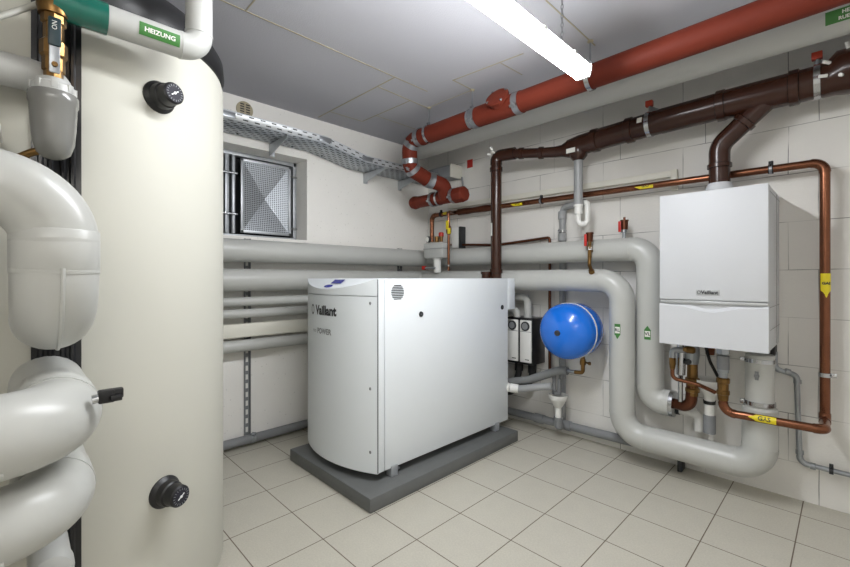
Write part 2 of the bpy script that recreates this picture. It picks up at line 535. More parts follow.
ceiling_lamp('lit white fluorescent tube lamp hanging on chains from the grey ceiling', 2.108, -2.42, -1.065)
ceiling_lamp('added unseen fill lamp hanging above and behind the viewer', 3.62, -4.05, -2.9, 'fill_tube')  # added out of view to stand in for the unseen room light

# ------------------------------------------------------------------ buffer tank (front left)
TC = V((.973, -2.825, 0)); TR = .5; TT = 1.985
t = thing('storage_tank', 'tall cream cylindrical buffer tank with black lid in the left foreground', 'tank', (TC.x, TC.y, 0))
bm = NB()
lathe(bm, [(.004, TR - .035), (.012, TR - .022), (.03, TR - .008), (.06, TR), (TT - .03, TR), (TT - .008, TR - .006), (TT, TR - .02)], TC, Z, 128)
part(t, 'tank_shell', bm, 'tank', sharp=25)
bm = NB()
lathe(bm, [(TT, TR - .004), (TT + .03, TR + .004), (TT + .075, TR), (TT + .125, TR - .03), (TT + .165, TR - .09), (TT + .19, TR - .18), (TT + .2, 0)], TC, Z, 128)
part(t, 'lid', bm, 'black')
sa = math.atan2(-.072, TR)           # black cover strip on the side facing the camera
sd = V((math.cos(sa), math.sin(sa), 0)); st = V((-sd.y, sd.x, 0))
bm = NB()
prof = [(-.052, .0), (-.052, .007), (-.040, .007), (-.036, .012), (-.030, .012), (-.026, .007), (-.020, .007), (-.016, .012), (-.010, .012), (-.006, .007), (.006, .007), (.010, .012), (.016, .012), (.020, .007), (.026, .007), (.030, .012), (.036, .012), (.040, .007), (.052, .007), (.052, .0)]
lo = [bm.verts.new(TC + sd * (TR - .006 + h) + st * w + Z * .03) for w, h in prof]
hi = [bm.verts.new(TC + sd * (TR - .006 + h) + st * w + Z * (TT + .02)) for w, h in prof]
for k in range(len(prof) - 1): bm.faces.new((lo[k], lo[k + 1], hi[k + 1], hi[k]))
bm.faces.new(lo); bm.faces.new(hi)
part(t, 'cover_strip', bm, 'satin', 'black ribbed cover strip')
for z, ang, lab in ((1.762, 20.6, 'upper'), (.490, 22.6, 'lower')):
    a = math.radians(ang); d = V((math.cos(a), math.sin(a), 0)); o = TC + d * (TR - .004) + Z * z
    th = part(t, 'thermometer', lathe(NB(), [(0, .050), (.008, .050), (.014, .044), (.018, .040), (.04, .038), (.044, .034), (.076, .033), (.080, .028)], o, d, 36), 'black', 'black round %s thermometer' % lab)
    part(th, 'dial', lathe(NB(), [(.077, .028), (.0815, .028)], o, d, 32), 'dial')
    u = V((-d.y, d.x, 0))
    bm = NB(); obox(bm, o + d * .0825, (u * .8 + Z * .6).normalized(), (Z * .8 - u * .6).normalized(), d, (.026, .003, .001))
    lathe(bm, [(.082, .004), (.084, .004)], o, d, 10); part(th, 'needle', bm, 'needle')
    bm = NB()
    for k in range(18):
        q = 2 * PI * k / 18
        rdir = u * math.cos(q) + Z * math.sin(q)
        obox(bm, o + d * .082 + rdir * .023, rdir, d.cross(rdir), d, (.006, .0014, .0006))
    part(th, 'scale_marks', bm, 'drain')

# insulated connections coming out of the tank's black strip
def tank_pipe(name, label, zs, zt, xo, r, R, yl, yoff=0., group=None, extra=None):
    c = TC + sd * (TR - .05); ys = c.y - .005 + yoff
    t = thing(name, label, 'pipe', (xo, ys, zs), group)
    p = [(1.46, ys, zs), (xo, ys, zs)]
    if zt != zs: p += [(xo, ys, zt)]
    p += [(xo, yl, zt)]
    return t, p
ys = -2.915
t = thing('insulated_pipe', 'topmost fat grey pipe loop bending down into the cream tank', 'pipe', (1.83, ys, 1.105))
pipe_run(t, [(1.45, ys, 1.095), (1.83, ys, 1.095), (1.83, ys, 1.365), (1.83, RY, 1.365)], .071, [.105, .105], 'insul', 36, 14)
part(t, 'joint_sleeve', lathe(NB(), [(-.045, .071), (-.043, .0725), (.043, .0725), (.045, .071)], (1.83, ys, 1.238), Z, 36), 'insul')
bm = NB(); cpt = [V((1.83, ys, 1.195)) + V((.0725, 0.012, 0)) + Z * 0, V((1.83 + .0725, ys + .012, 1.16))]
arc = [V((1.83 - .105, ys + .006, 1.200)) + V((math.cos(q), 0, math.sin(q))) * (.105 + .0715) for q in [-(k / 10) * PI / 2 for k in range(11)]]
sweep(bm, [V((1.9015, ys + .006, 1.203))] + arc, .004, 8); part(t, 'foil_seam', bm, 'insul')
zp = .895
t = thing('insulated_pipe', 'middle fat grey pipe at the tank with a black valve handle on its bend', 'pipe', (1.92, ys, zp))
pipe_run(t, [(1.45, ys, zp), (1.91, ys, zp), (1.91, RY, zp - .012)], .077, [.10], 'insul', 36, 14)
part(t, 'joint_sleeve', lathe(NB(), [(-.05, .077), (-.047, .079), (.047, .079), (.05, .077)], (1.74, ys, zp), X, 36), 'insul')
bm = NB(); sweep(bm, [(1.965, -2.99, zp - .052), (1.965, RY, zp - .064)], .005, 8); part(t, 'foil_seam', bm, 'insul')
bm = NB(); sweep(bm, [(1.905, -2.8645, .9345), (1.905, -2.850, .936)], .009, 14); st_ = part(t, 'valve_spindle', bm, 'chrome')
bm = NB()
obox(bm, (1.905, -2.841, .938), Y, X, Z, (.028, .020, .027), .003)
obox(bm, (1.905, -2.822, .941), Y, X, Z, (.020, .017, .021), .003)
obox(bm, (1.914, -2.826, .934), Y, X, Z, (.02, .02, .012), .002)
part(t, 'valve_handle', bm, 'black', 'black plastic valve handle')
zp = .718
t = thing('insulated_pipe', 'lowest of the three fat grey pipes bending out of the tank', 'pipe', (1.88, ys, zp))
pipe_run(t, [(1.45, ys, zp), (1.88, ys, zp), (1.88, RY, zp - .012)], .070, [.11], 'insul', 36, 14)
bm = NB(); sweep(bm, [(1.933, -2.99, zp - .045), (1.933, RY, zp - .057)], .005, 8); part(t, 'foil_seam', bm, 'insul')
part(t, 'joint_sleeve', lathe(NB(), [(-.05, 0.0705), (-.047, .072), (.047, .072), (.05, .0705)], (1.72, ys, zp), X, 36), 'insul')
t = thing('pipe_stub', 'short pale capped pipe stub at the foot of the black strip', 'pipe', (1.55, ys, .50))
part(t, 'stub_pipe', cyl(NB(), (1.45, ys, .47), (1.60, ys, .47), .042, seg=28), 'insul2')
part(t, 'cap', lathe(NB(), [(0, .045), (.03, .045), (.045, .040), (.052, .026)], (1.60, ys, .47), X, 28), 'insul2')

# green-labelled riser crossing in front of the tank's top
gx, zr, rr_ = 1.58, 1.885, .0375
t = thing('insulated_riser', 'grey pipe with teal film and green label rising to the ceiling before the tank', 'pipe', (gx, -2.57, zr))
pipe_run(t, [(gx, -2.86, zr), (gx, -2.572, zr), (gx, -2.572, CZ)], rr_, [.05], 'insul2', 28, 10)
part(t, 'film_wrap', lathe(NB(), [(-.065, .0385), (-.065, .041), (.045, .041), (.045, .0385)], (gx, -2.845, zr), Y, 32, caps=False), 'teal', 'dark teal film wrapped round the pipe end')
lb = part(t, 'pipe_label', wrapmap(strip_bm([-.050, .050], [.017, .017], .0012), (gx, -2.683, zr), Y, (1, 0, -.22), rr_), 'green', 'green label with white lettering')
tb = text_bm('HEIZUNG', .016, 0, bold=.0004)
for v in tb.verts: v.co = V((v.co.x * 1.1, v.co.y, .0022))
part(lb, 'lettering', wrapmap(tb, (gx, -2.683, zr), Y, (1, 0, -.22), rr_), 'paper')
part(t, 'flow_arrow', wrapmap(strip_bm([-.018, .018], [.015, .0003], .0012), (gx, -2.572, 2.055), Z, (1, -.1, 0), rr_), 'green')

# brass ball valve and the bell-shaped air separator below it
vy, K = -2.908, 1.14
def sc(pf): return [(h * K, r * K) for h, r in pf]
zv = 1.68
t = thing('ball_valve', 'brass ball valve with teal lever standing on the grey bell', 'valve', (gx, vy, zv))
bm = NB()
lathe(bm, sc([(0, .017), (.02, .017), (.022, .020), (.05, .020), (.056, .024), (.085, .024), (.092, .018), (.125, .018), (.127, .022), (.145, .022), (.15, .016), (.20, .015)]), (gx, vy, zv), Z, 8)
part(t, 'valve_body', bm, 'brass', sharp=20)
bm = NB(); sweep(bm, smooth_path([(gx, vy, zv + .19), (gx, vy, zv + .32), (gx - .2, vy, zv + .32)], .045), .020, 20)
lathe(bm, sc([(0, .026), (.02, .030), (.045, .026), (.06, .019)]), (gx, vy, zv + .165), Z, 20)
part(t, 'brass_elbow', bm, 'brass')
bm = NB(); obox(bm, (gx + .039, vy + .0, zv + .074), Y, Z, X, (.021, .13, .006), .002); lv = part(t, 'lever', bm, 'steel')
bm = NB(); obox(bm, (gx + .042, vy + .0, zv + .109), Y, Z, X, (.025, .070, .011), .004); part(lv, 'grip', bm, 'tealgrip', 'dark teal grip with white marks')
tb = text_bm('ON', .014, 0); place(tb, (gx + .0485, vy, zv + .123), Z, -Y); part(lv, 'lettering', tb, 'paper')
bm = NB(); lathe(bm, [(0, .0065), (.007, .0065)], (gx + .042, vy, zv + .028), X, 6); part(lv, 'nut', bm, 'brass')
zb_ = 1.482
t = thing('air_separator', 'grey bell-shaped plastic housing with clear cap before the black strip', 'separator', (gx, vy, zb_))
bm = NB()
lathe(bm, sc([(0, .002), (.004, .018), (.014, .029), (.035, .036), (.075, .0395), (.118, .041), (.124, .0435), (.142, .0435), (.146, .041)]), (gx, vy, zb_), Z, 36)
part(t, 'bell', bm, 'shell')
bm = NB()
lathe(bm, sc([(.146, .040), (.162, .038), (.168, .030), (.176, .028), (.178, .018)]), (gx, vy, zb_), Z, 24)
for k in range(8):
    q = k * PI / 4; obox(bm, V((gx, vy, zb_ + .157 * K)) + V((math.cos(q), math.sin(q), 0)) * .037 * K, V((math.cos(q), math.sin(q), 0)), V((-math.sin(q), math.cos(q), 0)), Z, (.007, .014, .018), .001)
part(t, 'cap', bm, 'insul2')
bm = NB(); sweep(bm, [(gx - .01, vy - .012, zb_ + .03), (gx - .02, vy - .045, zb_ + .012), (gx - .03, vy - .06, zb_ - .0)], [.010, .009, .011], 10); part(t, 'drain_fitting', bm, 'brass')
t = thing('insulated_pipe', 'thin pale grey pipe entering the picture behind the grey bell', 'pipe', (1.53, -2.95, 1.69))
pipe_run(t, [(1.45, -2.905, 1.70), (1.53, -2.905, 1.70), (1.53, RY, 1.70)], .040, [.05], 'insul2', 24)
bm = NB(); sweep(bm, smooth_path([(1.60, RY + .3, 1.70), (1.60, -3.25, 1.72), (1.60, -3.03, 1.77), (1.56, -2.94, 1.87), (1.52, -2.90, 1.93), (1.46, -2.88, 1.98)], .06), .007, 10)
single('sensor_cable', bm, 'cable', 'grey cable rising from the left frame edge to the brass elbow', 'cable')
t = thing('junction_box', 'small white plastic box on the tank beside the grey bell', 'box', (1.58, -3.06, 1.50))
part(t, 'box_body', box(NB(), (1.46, -3.16, 1.49), (1.62, -3.005, 1.53), .003), 'pvc')
part(t, 'box_lid', box(NB(), (1.458, -3.164, 1.53), (1.624, -3.001, 1.54), .002), 'pvc')
bm = NB(); sweep(bm, smooth_path([(1.56, -3.008, 1.495), (1.57, -2.985, 1.48), (1.555, -2.96, 1.478)], .02), .005, 8); part(t, 'lead', bm, 'cable')

# ------------------------------------------------------------------ heat unit on its plinth
single('concrete_plinth', box(NB(), (.455, -1.715, 0), (1.315, -.385, .075), .006), 'plinth', 'low dark grey concrete plinth under the big white heating unit', 'plinth')
XL, XR, YB, ZB, ZT = .45, 1.21, -1.54, .124, 1.179
ARC_R, ACX, ACY = .77, .83, -.915
def fy(x): return ACY - math.sqrt(ARC_R ** 2 - (x - ACX) ** 2)
t = thing('heating_unit', 'big white floor-standing heating unit with bowed front on a grey plinth', 'heating unit', (.8, -1., .075))
bm = NB(); box(bm, (XL + .012, YB - .02, ZB + .01), (XR - .012, -.345, ZT - .004)); part(t, 'inner_body', bm, 'lacquer')
part(t, 'side_panel', box(NB(), (XR - .014, YB + .004, ZB), (XR, -.36, ZT - .003), .003), 'lacquer')
part(t, 'side_panel', box(NB(), (XL, YB + .004, ZB), (XL + .014, -.36, ZT - .003), .003), 'lacquer')
part(t, 'top_panel', box(NB(), (XL, YB - .03, ZT - .006), (XR, -.36, ZT), .002), 'lacquer')
part(t, 'corner_post', box(NB(), (XR - .03, YB - .042, ZB), (XR + .001, YB, ZT - .002), .003), 'lacquer')
part(t, 'corner_post', box(NB(), (XL - .001, YB - .042, ZB), (XL + .03, YB, ZT - .002), .003), 'lacquer')
part(t, 'rear_hood', box(NB(), (XL, -.36, .945), (XR + .002, -.27, ZT), .003), 'lacquer')
part(t, 'panel_gap', box(NB(), (XR - .006, YB - .0465, ZB + .002), (XR + .0016, YB - .042, ZT - .004)), 'drain', 'dark joint line')
NA = 32
xs = [XL + (XR - .004 - XL) * k / NA for k in range(NA + 1)]
def front_slab(z0, ztop, th=.012):
    bm = NB(); cols = []
    for x in xs:
        y = fy(x)
        cols.append([bm.verts.new((x, y, z0)), bm.verts.new((x, y, ztop(y))), bm.verts.new((x, -1.585 if False else max(y + th, y), ztop(y))), bm.verts.new((x, y + th, z0))])
    for a, b in zip(cols, cols[1:]):
        for i in range(4): bm.faces.new((a[i], a[(i + 1) % 4], b[(i + 1) % 4], b[i]))
    bm.faces.new(cols[0]); bm.faces.new(cols[-1]); return bm
fp = part(t, 'front_panel', front_slab(ZB - .004, lambda y: 1.081), 'lacquer', 'bowed white front panel', sharp=30)
# top cap: bowed front cut by a sloping control face
zt = lambda y: ZT - max(0, (-1.588 - y)) * .62
bm = NB(); cols = []
for x in xs:
    y = fy(x); cols.append([bm.verts.new((x, y, 1.085)), bm.verts.new((x, y, zt(y))), bm.verts.new((x, -1.575, ZT)), bm.verts.new((x, -1.575, 1.085))])
for a, b in zip(cols, cols[1:]):
    for i in range(4): bm.faces.new((a[i], a[(i + 1) % 4], b[(i + 1) % 4], b[i]))
bm.faces.new(cols[0]); bm.faces.new(cols[-1])
cap = part(t, 'control_panel', bm, 'lacquer', sharp=25)
def on_slope(x, y, lift=.0015): return V((x, y, zt(y) + lift))
sl = V((0, 1, .62)).normalized(); nrm = X.cross(sl)
bm = NB()
q = [on_slope(.80, -1.632), on_slope(.93, -1.632), on_slope(.90, -1.602), on_slope(.77, -1.602)]
q = [on_slope(.82, -1.637), on_slope(.93, -1.637), on_slope(.92, -1.600), on_slope(.81, -1.600)]
f = bm.faces.new([bm.verts.new(p) for p in q]); part(cap, 'display', bm, 'navy', 'blue display window')
bm = NB(); bm.faces.new([bm.verts.new(on_slope(.835 + .045 * math.cos(k * PI / 12), -1.662 + .014 * math.sin(k * PI / 12))) for k in range(24)])
part(cap, 'badge', bm, 'navy', 'blue oval badge')
def on_front(bm, xc, z, lift=.0008):
    for v in bm.verts:
        x = xc + v.co.x; a = math.atan2(x - ACX, 1.)
        x0 = xc + v.co.x; v.co = V((x0, fy(x0) - lift - max(0, v.co.z), z + v.co.y))
    return bm
tb = text_bm('Vaillant', .075, 0, bold=.0035); part(fp, 'logo_lettering', on_front(tb, .832, .988), 'ink', 'dark maker lettering')
tb = NB()
for k in range(24):
    pass
ring = [V((.024 * math.cos(k * PI / 12), .032 * math.sin(k * PI / 12), 0)) for k in range(25)]
ri = [p * .68 for p in ring]
vo = [tb.verts.new(p) for p in ring[:-1]]; vi = [tb.verts.new(p) for p in ri[:-1]]
for k in range(24): tb.faces.new((vo[k], vo[(k + 1) % 24], vi[(k + 1) % 24], vi[k]))
for v in tb.verts: v.co.y += .002
part(fp, 'logo_emblem', on_front(tb, .668, .988), 'ink')
tb = text_bm('eco', .034, 0); part(fp, 'model_lettering', on_front(tb, .70, .865), 'greyink')
tb = text_bm('POWER', .045, 0, bold=.0015); part(fp, 'model_lettering', on_front(tb, .82, .865), 'greyink')
for z in (1.045, .58, .235):
    x = 1.17; y = fy(x)
    part(fp, 'screw', lathe(NB(), [(0, .009), (.003, .008), (.004, .003)], (x, y, z), (-.0, -1, 0), 12), 'drain')
bm = NB()
for k in range(9):
    zz = 1.102 + (k - 4) * .0095; w = math.sqrt(max(0, .047 ** 2 - ((k - 4) * .0095) ** 2))
    box(bm, (XR - .001, -1.445 - w, zz - .0028), (XR + .0012, -1.445 + w, zz + .0028))
part(t, 'vent_slots', bm, 'ink', 'round group of black vent slots')
for y in (-1.262, -.435):
    lk = part(t, 'lock', lathe(NB(), [(0, .017), (.004, .016), (.005, .010)], (XR, y, .967), X, 20), 'ink')
    part(lk, 'key_slot', box(NB(), (XR + .004, y - .006, .9655), (XR + .0062, y + .006, .9685)), 'drain')
for x, y in ((1.192, -1.47), (1.192, -.50), (.46, -1.47), (.46, -.50)):
    fo = part(t, 'foot', box(NB(), (x - .024, y - .024, .077), (x + .024, y + .024, ZB + .012), .002), 'galv')
    bm = NB(); cyl(bm, (x + .0, y + .02, .10), (x, y + .05, .10), .008, seg=10); part(fo, 'adjuster', bm, 'steel')

# flue stub beside the flue
t = thing('flue_socket', 'short brown capped pipe socket beside the brown flue on the unit', 'pipe', (.985, -.33, ZT))
part(t, 'socket', lathe(NB(), [(0, .036), (.03, .036), (.032, .042), (.052, .042), (.052, .036), (.04, .034)], (.985, -.33, ZT), Z, 24), 'brown')

# ------------------------------------------------------------------ wall boiler
bx0, bx1, bz0, bz1 = 2.261, 2.727, .825, 1.632
t = thing('gas_boiler', 'white wall-hung gas boiler with silver band and lower flap on the block wall', 'boiler', (2.494, -.2, bz0))
part(t, 'casing', box(NB(), (bx0 + .002, -.435, bz0 + .004), (bx1 - .002, -.001, bz1 - .002), .003), 'boiler')
part(t, 'upper_door', box(NB(), (bx0, -.45, 1.067), (bx1, -.41, bz1), .006), 'boiler')
# lower flap with a smile-shaped grip lip
bm = NB(); n = 32; cols = []
for k in range(n + 1):
    u = k / n; x = bx0 + (bx1 - bx0) * u
    g = max(0, 1 - abs((u - .5) / .34)); g = g * g * (3 - 2 * g)
    zt_ = 1.046 - .006 * min(1, min(u, 1 - u) * 12)
    cols.append([bm.verts.new((x, -.45, bz0)), bm.verts.new((x, -.45, zt_ - .006 - .028 * g)), bm.verts.new((x, -.45 + .012 * g + .002, zt_ - .003 - .018 * g)), bm.verts.new((x, -.445 + .022 * g, zt_)), bm.verts.new((x, -.40, zt_)), bm.verts.new((x, -.40, bz0))])
for a, b in zip(cols, cols[1:]):
    for i in range(6): bm.faces.new((a[i], a[(i + 1) % 6], b[(i + 1) % 6], b[i]))
bm.faces.new(cols[0]); bm.faces.new(cols[-1])
part(t, 'lower_flap', bm, 'boiler', 'white flap with a curved grip', sharp=30)
part(t, 'trim_band', box(NB(), (bx0 + .003, -.447, 1.046), (bx1 - .001, -.41, 1.064), .004), 'silver', 'silver band')
bd = part(t, 'badge', box(NB(), (2.435, -.4525, 1.094), (2.536, -.449, 1.122), .001), 'silver', 'grey maker badge')
part(bd, 'lettering', place(text_bm('Vaillant', .025, .0003, bold=.0008), (2.493, -.4532, 1.108), X, Z), 'ink')
bm = NB(); rr = [V((2.447 + .007 * math.cos(k * PI / 8), -.4534, 1.108 + .008 * math.sin(k * PI / 8))) for k in range(17)]
sweep(bm, rr, .0012, 6, caps=False); part(bd, 'emblem', bm, 'ink')
for z in (1.6, 1.04, .93):
    bm = NB(); box(bm, (bx1 - .001, -.405, z - .001), (bx1 + .0004, -.003, z + .001)); part(t, 'side_seam', bm, 'greyink')
bm = NB(); box(bm, (bx1 - .001, -.14, .84), (bx1 + .0004, -.137, 1.62)); part(t, 'side_seam', bm, 'greyink')
part(t, 'flue_collar', lathe(NB(), [(0, .072), (.03, .072), (.032, .064), (.055, .064), (.058, .056), (.075, .056)], (2.49, -.2, bz1 - .002), Z, 32), 'boiler', 'white stepped flue collar')
bm = NB(); lathe(bm, [(0, .006), (.014, .006)], (2.40, -.2, bz1), Z, 10); part(t, 'test_plug', bm, 'pvc')
bm = NB(); box(bm, (2.690, -.16, .775), (2.722, -.06, .826), .003); part(t, 'condensate_outlet', bm, 'rubber')

# ------------------------------------------------------------------ brown flue system
MY = -.2
t = thing('flue_pipe', 'dark brown flue running along the block wall above the wall boiler', 'flue', (2.2, MY, 2.12))
bm = NB(); sweep(bm, [(1.62, MY, 2.088), (1.70, MY, 2.10), (1.9, MY, 2.113), (2.2, MY, 2.128)], [.066, .069, .070, .072], 32); part(t, 'flue_section', bm, 'brown')
bm = NB(); sweep(bm, [(2.2, MY, 2.128), (2.52, MY, 2.134)], .074, 32); part(t, 'flue_section', bm, 'brown')
bm = NB(); sweep(bm, [(2.52, MY, 2.134), (2.90, MY, 2.134)], .078, 32); part(t, 'flue_section', bm, 'brown')
bm = NB(); sweep(bm, [(2.90, MY, 2.134), (2.93, MY, 2.134), (2.97, MY, 2.15), (3.30, MY, 2.15), (3.34, MY, 2.134)], [.08, .082, .105, .105, .08], 32); part(t, 'large_socket', bm, 'brown')
bm = NB(); sweep(bm, [(3.34, MY, 2.134), (RX, MY, 2.134)], .078, 32); part(t, 'flue_section', bm, 'brown')
for x, z, r in ((2.02, 2.119, .073), (2.50, 2.134, .077), (2.80, 2.134, .080), (1.80, 2.107, .071)):
    part(t, 'socket_bead', lathe(NB(), [(-.022, r), (-.018, r + .006), (.018, r + .006), (.022, r)], (x, MY, z), X, 32), 'brown')
band(t, (2.135, MY, 2.126), X, .073, .024, 'chrome', None)
band(t, (2.885, MY, 2.134), X, .080, .024, 'chrome', None)
# branch down to the boiler
bm = NB(); sweep(bm, smooth_path([(2.715, MY, 2.12), (2.49, MY, 1.915), (2.49, MY, 1.70)], .10, 10), .050, 28); br = part(t, 'branch', bm, 'brown')
part(br, 'branch_socket', lathe(NB(), [(-.012, .0515), (-.008, .0575), (.012, .0575), (.016, .0515)], (2.49, MY, 1.80), Z, 28), 'brown')
dd = (V((2.49, MY, 1.915)) - V((2.715, MY, 2.12))).normalized()
part(br, 'branch_socket', lathe(NB(), [(-.016, .051), (-.012, .057), (.012, .057), (.016, .051)], V((2.715, MY, 2.12)) + dd * .155, dd, 28), 'brown')
bm = NB()
for dy, dz in ((-.10, -.01), (-.06, .085), (.0, .112)):
    pass
for o, d in (((2.97, MY - .085, 2.11), (-.2, -1, -.2)), ((2.93, MY - .07, 2.185), (-.8, -.7, .3)), ((2.99, MY - .06, 2.235), (-.2, -.5, 1)), ((2.92, MY - .085, 2.125), (-1, -.5, 0))):
    d = V(d).normalized(); cyl(bm, V(o), V(o) + d * .03, .008, seg=8)
part(t, 'peg', bm, 'pvc')
for x, z in ((2.10, 2.10), (2.76, 2.20)):
    part(t, 'sticker', wrapmap(strip_bm([-.014, .014], [.016, .016], .0015), (x, MY, 2.126), X, (0, -1, .2 if x < 2.5 else 1.2), .079), 'paper')
# thin part with slight bends on its way to the unit
t = thing('flue_pipe', 'slimmer dark brown flue rising from the unit and bending to the wall flue', 'flue', (1.06, -.3, ZT))
bm = NB(); cyl(bm, (1.06, -.3, ZT), (1.06, -.3, 2.09), .042, seg=28); part(t, 'upright', bm, 'brown')
bm = NB(); sweep(bm, smooth_path([(1.06, -.3, 2.07), (1.06, -.3, 2.135), (1.22, -.28, 2.128)], .045, 6), .046, 28); part(t, 'elbow', bm, 'brown')
bm = NB(); sweep(bm, [(1.20, -.283, 2.128), (1.42, -.245, 2.095), (1.52, -.222, 2.085), (1.565, -.208, 2.086), (1.625, MY, 2.089)], [.036, .036, .039, .043, .066], 28); part(t, 'reducer', bm, 'brown')
for c, d, r in (((1.06, -.3, 2.03), Z, .043), ((1.06, -.3, 1.235), Z, .043), ((1.27, -.272, 2.118), (.99, .14, -.12), .0365), ((1.42, -.245, 2.095), (.97, .2, -.1), .0385)):
    part(t, 'socket_bead', lathe(NB(), [(-.018, r), (-.014, r + .006), (.014, r + .006), (.018, r)], c, d, 28), 'brown')
bm = NB()
for o, d in (((1.045, -.345, 2.19), (-.3, -.5, .8)), ((1.06, -.35, 2.16), (-.2, -.9, .3)), ((1.02, -.34, 2.15), (-1, -.5, .1))):
    d = V(d).normalized(); cyl(bm, V(o) - d * .02, V(o) + d * .012, .010, seg=8)
part(t, 'peg', bm, 'pvc', 'white pegs')
bm = NB(); bm = strip_bm([-.05, .05], [.012, .012], .0012); part(t, 'sticker', wrapmap(bm, (1.06, -.3, 1.56), Z, (-.5, -1, 0), .042), 'paper', 'white strip label')
# drain tee and thin waste below the flue
t = thing('drain_tee', 'brown funnel-like tee under the wall flue with a white sticker', 'drain', (1.654, MY, 2.03))
part(t, 'tee_bowl', lathe(NB(), [(0, .022), (.012, .040), (.035, .058), (.06, .062), (.09, .062)], (1.68, MY + .0, 1.99), Z, 28), 'brown')
part(t, 'sticker', place(strip_bm([-.032, .032], [.02, .02], 0), (1.655, MY - .064, 2.062), X, Z), 'paper')
t = thing('waste_pipe', 'thin grey waste pipe hanging from the brown tee to a white trap', 'pipe', (1.67, -.16, 1.66))
part(t, 'pipe_section', cyl(NB(), (1.68, MY, 1.995), (1.68, MY, 1.68), .030, seg=20), 'drain2')
part(t, 'white_sleeve', lathe(NB(), [(0, .026), (.05, .026), (.052, .032), (.065, .032)], (1.68, MY, 1.625), Z, 20), 'pvc')
bm = NB(); sweep(bm, smooth_path([(1.68, MY, 1.64), (1.68, MY, 1.555), (1.735, MY + .02, 1.555), (1.735, MY + .02, 1.70), (1.66, -.115, 1.715)], .027, 8), .018, 16); part(t, 'trap', bm, 'pvc', 'white U-shaped trap')
t = thing('waste_pipe', 'mid-grey waste pipe bending down the block wall behind the pipes', 'pipe', (1.475, -.06, .1))
pipe_run(t, [(1.69, -.12, 1.715), (1.475, -.027, 1.715), (1.475, -.027, .09)], .025, [.05], 'drain2', 20)
part(t, 'coupling', lathe(NB(), [(-.03, .026), (-.028, .031), (.028, .031), (.03, .026)], (1.475, -.034, 1.49), Z, 20), 'drain2')
band(t, (1.475, -.034, 1.535), Z, .027, .02, 'chrome', (0, -1, 0))
part(t, 'socket', lathe(NB(), [(-.03, .026), (-.028, .030), (.028, .030), (.03, .026)], (1.475, -.034, 1.655), Z, 20), 'drain2')

# wall clamps with red caps that carry the wall flue
for x, z, lab in ((2.135, 2.126, 'red-capped steel pipe bracket left of the wall boiler above the flue'), (2.885, 2.134, 'red-capped steel pipe bracket by the large brown flue socket')):
    t = thing('pipe_bracket', lab, 'bracket', (x, -.1, z + .08))
    bm = NB(); obox(bm, (x + .02, -.10, z + .10), V((.25, 1, 0)).normalized(), V((-1, .25, 0)).normalized(), Z, (.18, .02, .028), .002); cyl(bm, (x, MY, z + .08), (x, MY, z + .115), .007, seg=8)
    part(t, 'arm', bm, 'steel')
    part(t, 'cap', box(NB(), (x - .022, MY - .016, z + .11), (x + .018, MY + .016, z + .145), .003), 'orange', 'red plastic cap')

# ------------------------------------------------------------------ red drain pipe at the ceiling
PY, PZ = -.78, 2.257
t = thing('red_drain_pipe', 'rust-red drain pipe hanging below the ceiling along the right wall', 'pipe', (1.8, PY, PZ))
part(t, 'pipe_section', cyl(NB(), (1.56, PY, PZ), (RX, PY, PZ + .02), .063, seg=32), 'redpipe')
part(t, 'pipe_section', cyl(NB(), (.72, PY, PZ - .004), (1.23, PY, PZ), .063, seg=32), 'redpipe')
cv = part(t, 'inspection_piece', cyl(NB(), (1.20, PY, PZ), (1.60, PY, PZ), .066, seg=32), 'redpipe')
dv = V((.10, -.80, .52)).normalized(); co = V((1.455, PY, PZ)) + dv * .045
lc = part(cv, 'inspection_cover', lathe(NB(), [(0, .060), (.03, .062), (.032, .076), (.044, .076), (.046, .068), (.048, .05)], co, dv, 32), 'redpipe', 'round red inspection cover')
u, w = frame(dv)
for k in range(4):
    q = k * PI / 2 + .7
    part(lc, 'screw', lathe(NB(), [(.04, .008), (.054, .008), (.055, .004)], co + (u * math.cos(q) + w * math.sin(q)) * .066, dv, 8), 'chrome')
for x in (1.24, 1.575, .70):
    band(t, (x, PY, PZ), X, .064, .042, 'steel', (0, -1, -.5))
# bends
path = smooth_path([(.74, PY, PZ - .004), (.575, PY, PZ - .004), (.565, PY + .02, 2.045), (.575, -.56, 1.985), (.63, -.44, 1.955), (.60, -.385, 1.865)], [.09, .08, .12, .06], 6)
cuts = [0, 4, 8, 12, 17, 21, len(path) - 1]
for a, b in zip(cuts, cuts[1:]):
    if a >= len(path) - 1: break
    bm = NB(); sweep(bm, path[a:b + 1], .060, 28); part(t, 'bend', bm, 'redpipe')
for i in cuts[1:-1]:
    i = min(i, len(path) - 2); d = path[i + 1] - path[i - 1]
    band(t, path[i], d, .061, .038, 'steel', (.3, -1, -.2))
part(t, 'branch', lathe(NB(), [(0, .052), (.20, .052), (.2, .056), (.46, .056), (.46, .05)], (.24, -.38, 1.868), X, 28), 'redpipe', 'short branch in the corner')
part(t, 'end_plug', lathe(NB(), [(0, .064), (.03, .066), (.09, .066), (.11, .058), (.115, .03)], (.70, -.38, 1.866), X, 8), 'redpipe', sharp=15)
part(t, 'end_plug', lathe(NB(), [(0, .056), (.03, .06), (.06, .05)], (.245, -.38, 1.868), -X, 24), 'redpipe')
for x in (.45, .69): band(t, (x, -.38, 1.867), X, .060, .030, 'steel', (0, -1, -.3))
band(t, (.52, -.38, 1.867), X, .058, .022, 'chrome', (0, -.3, 1))
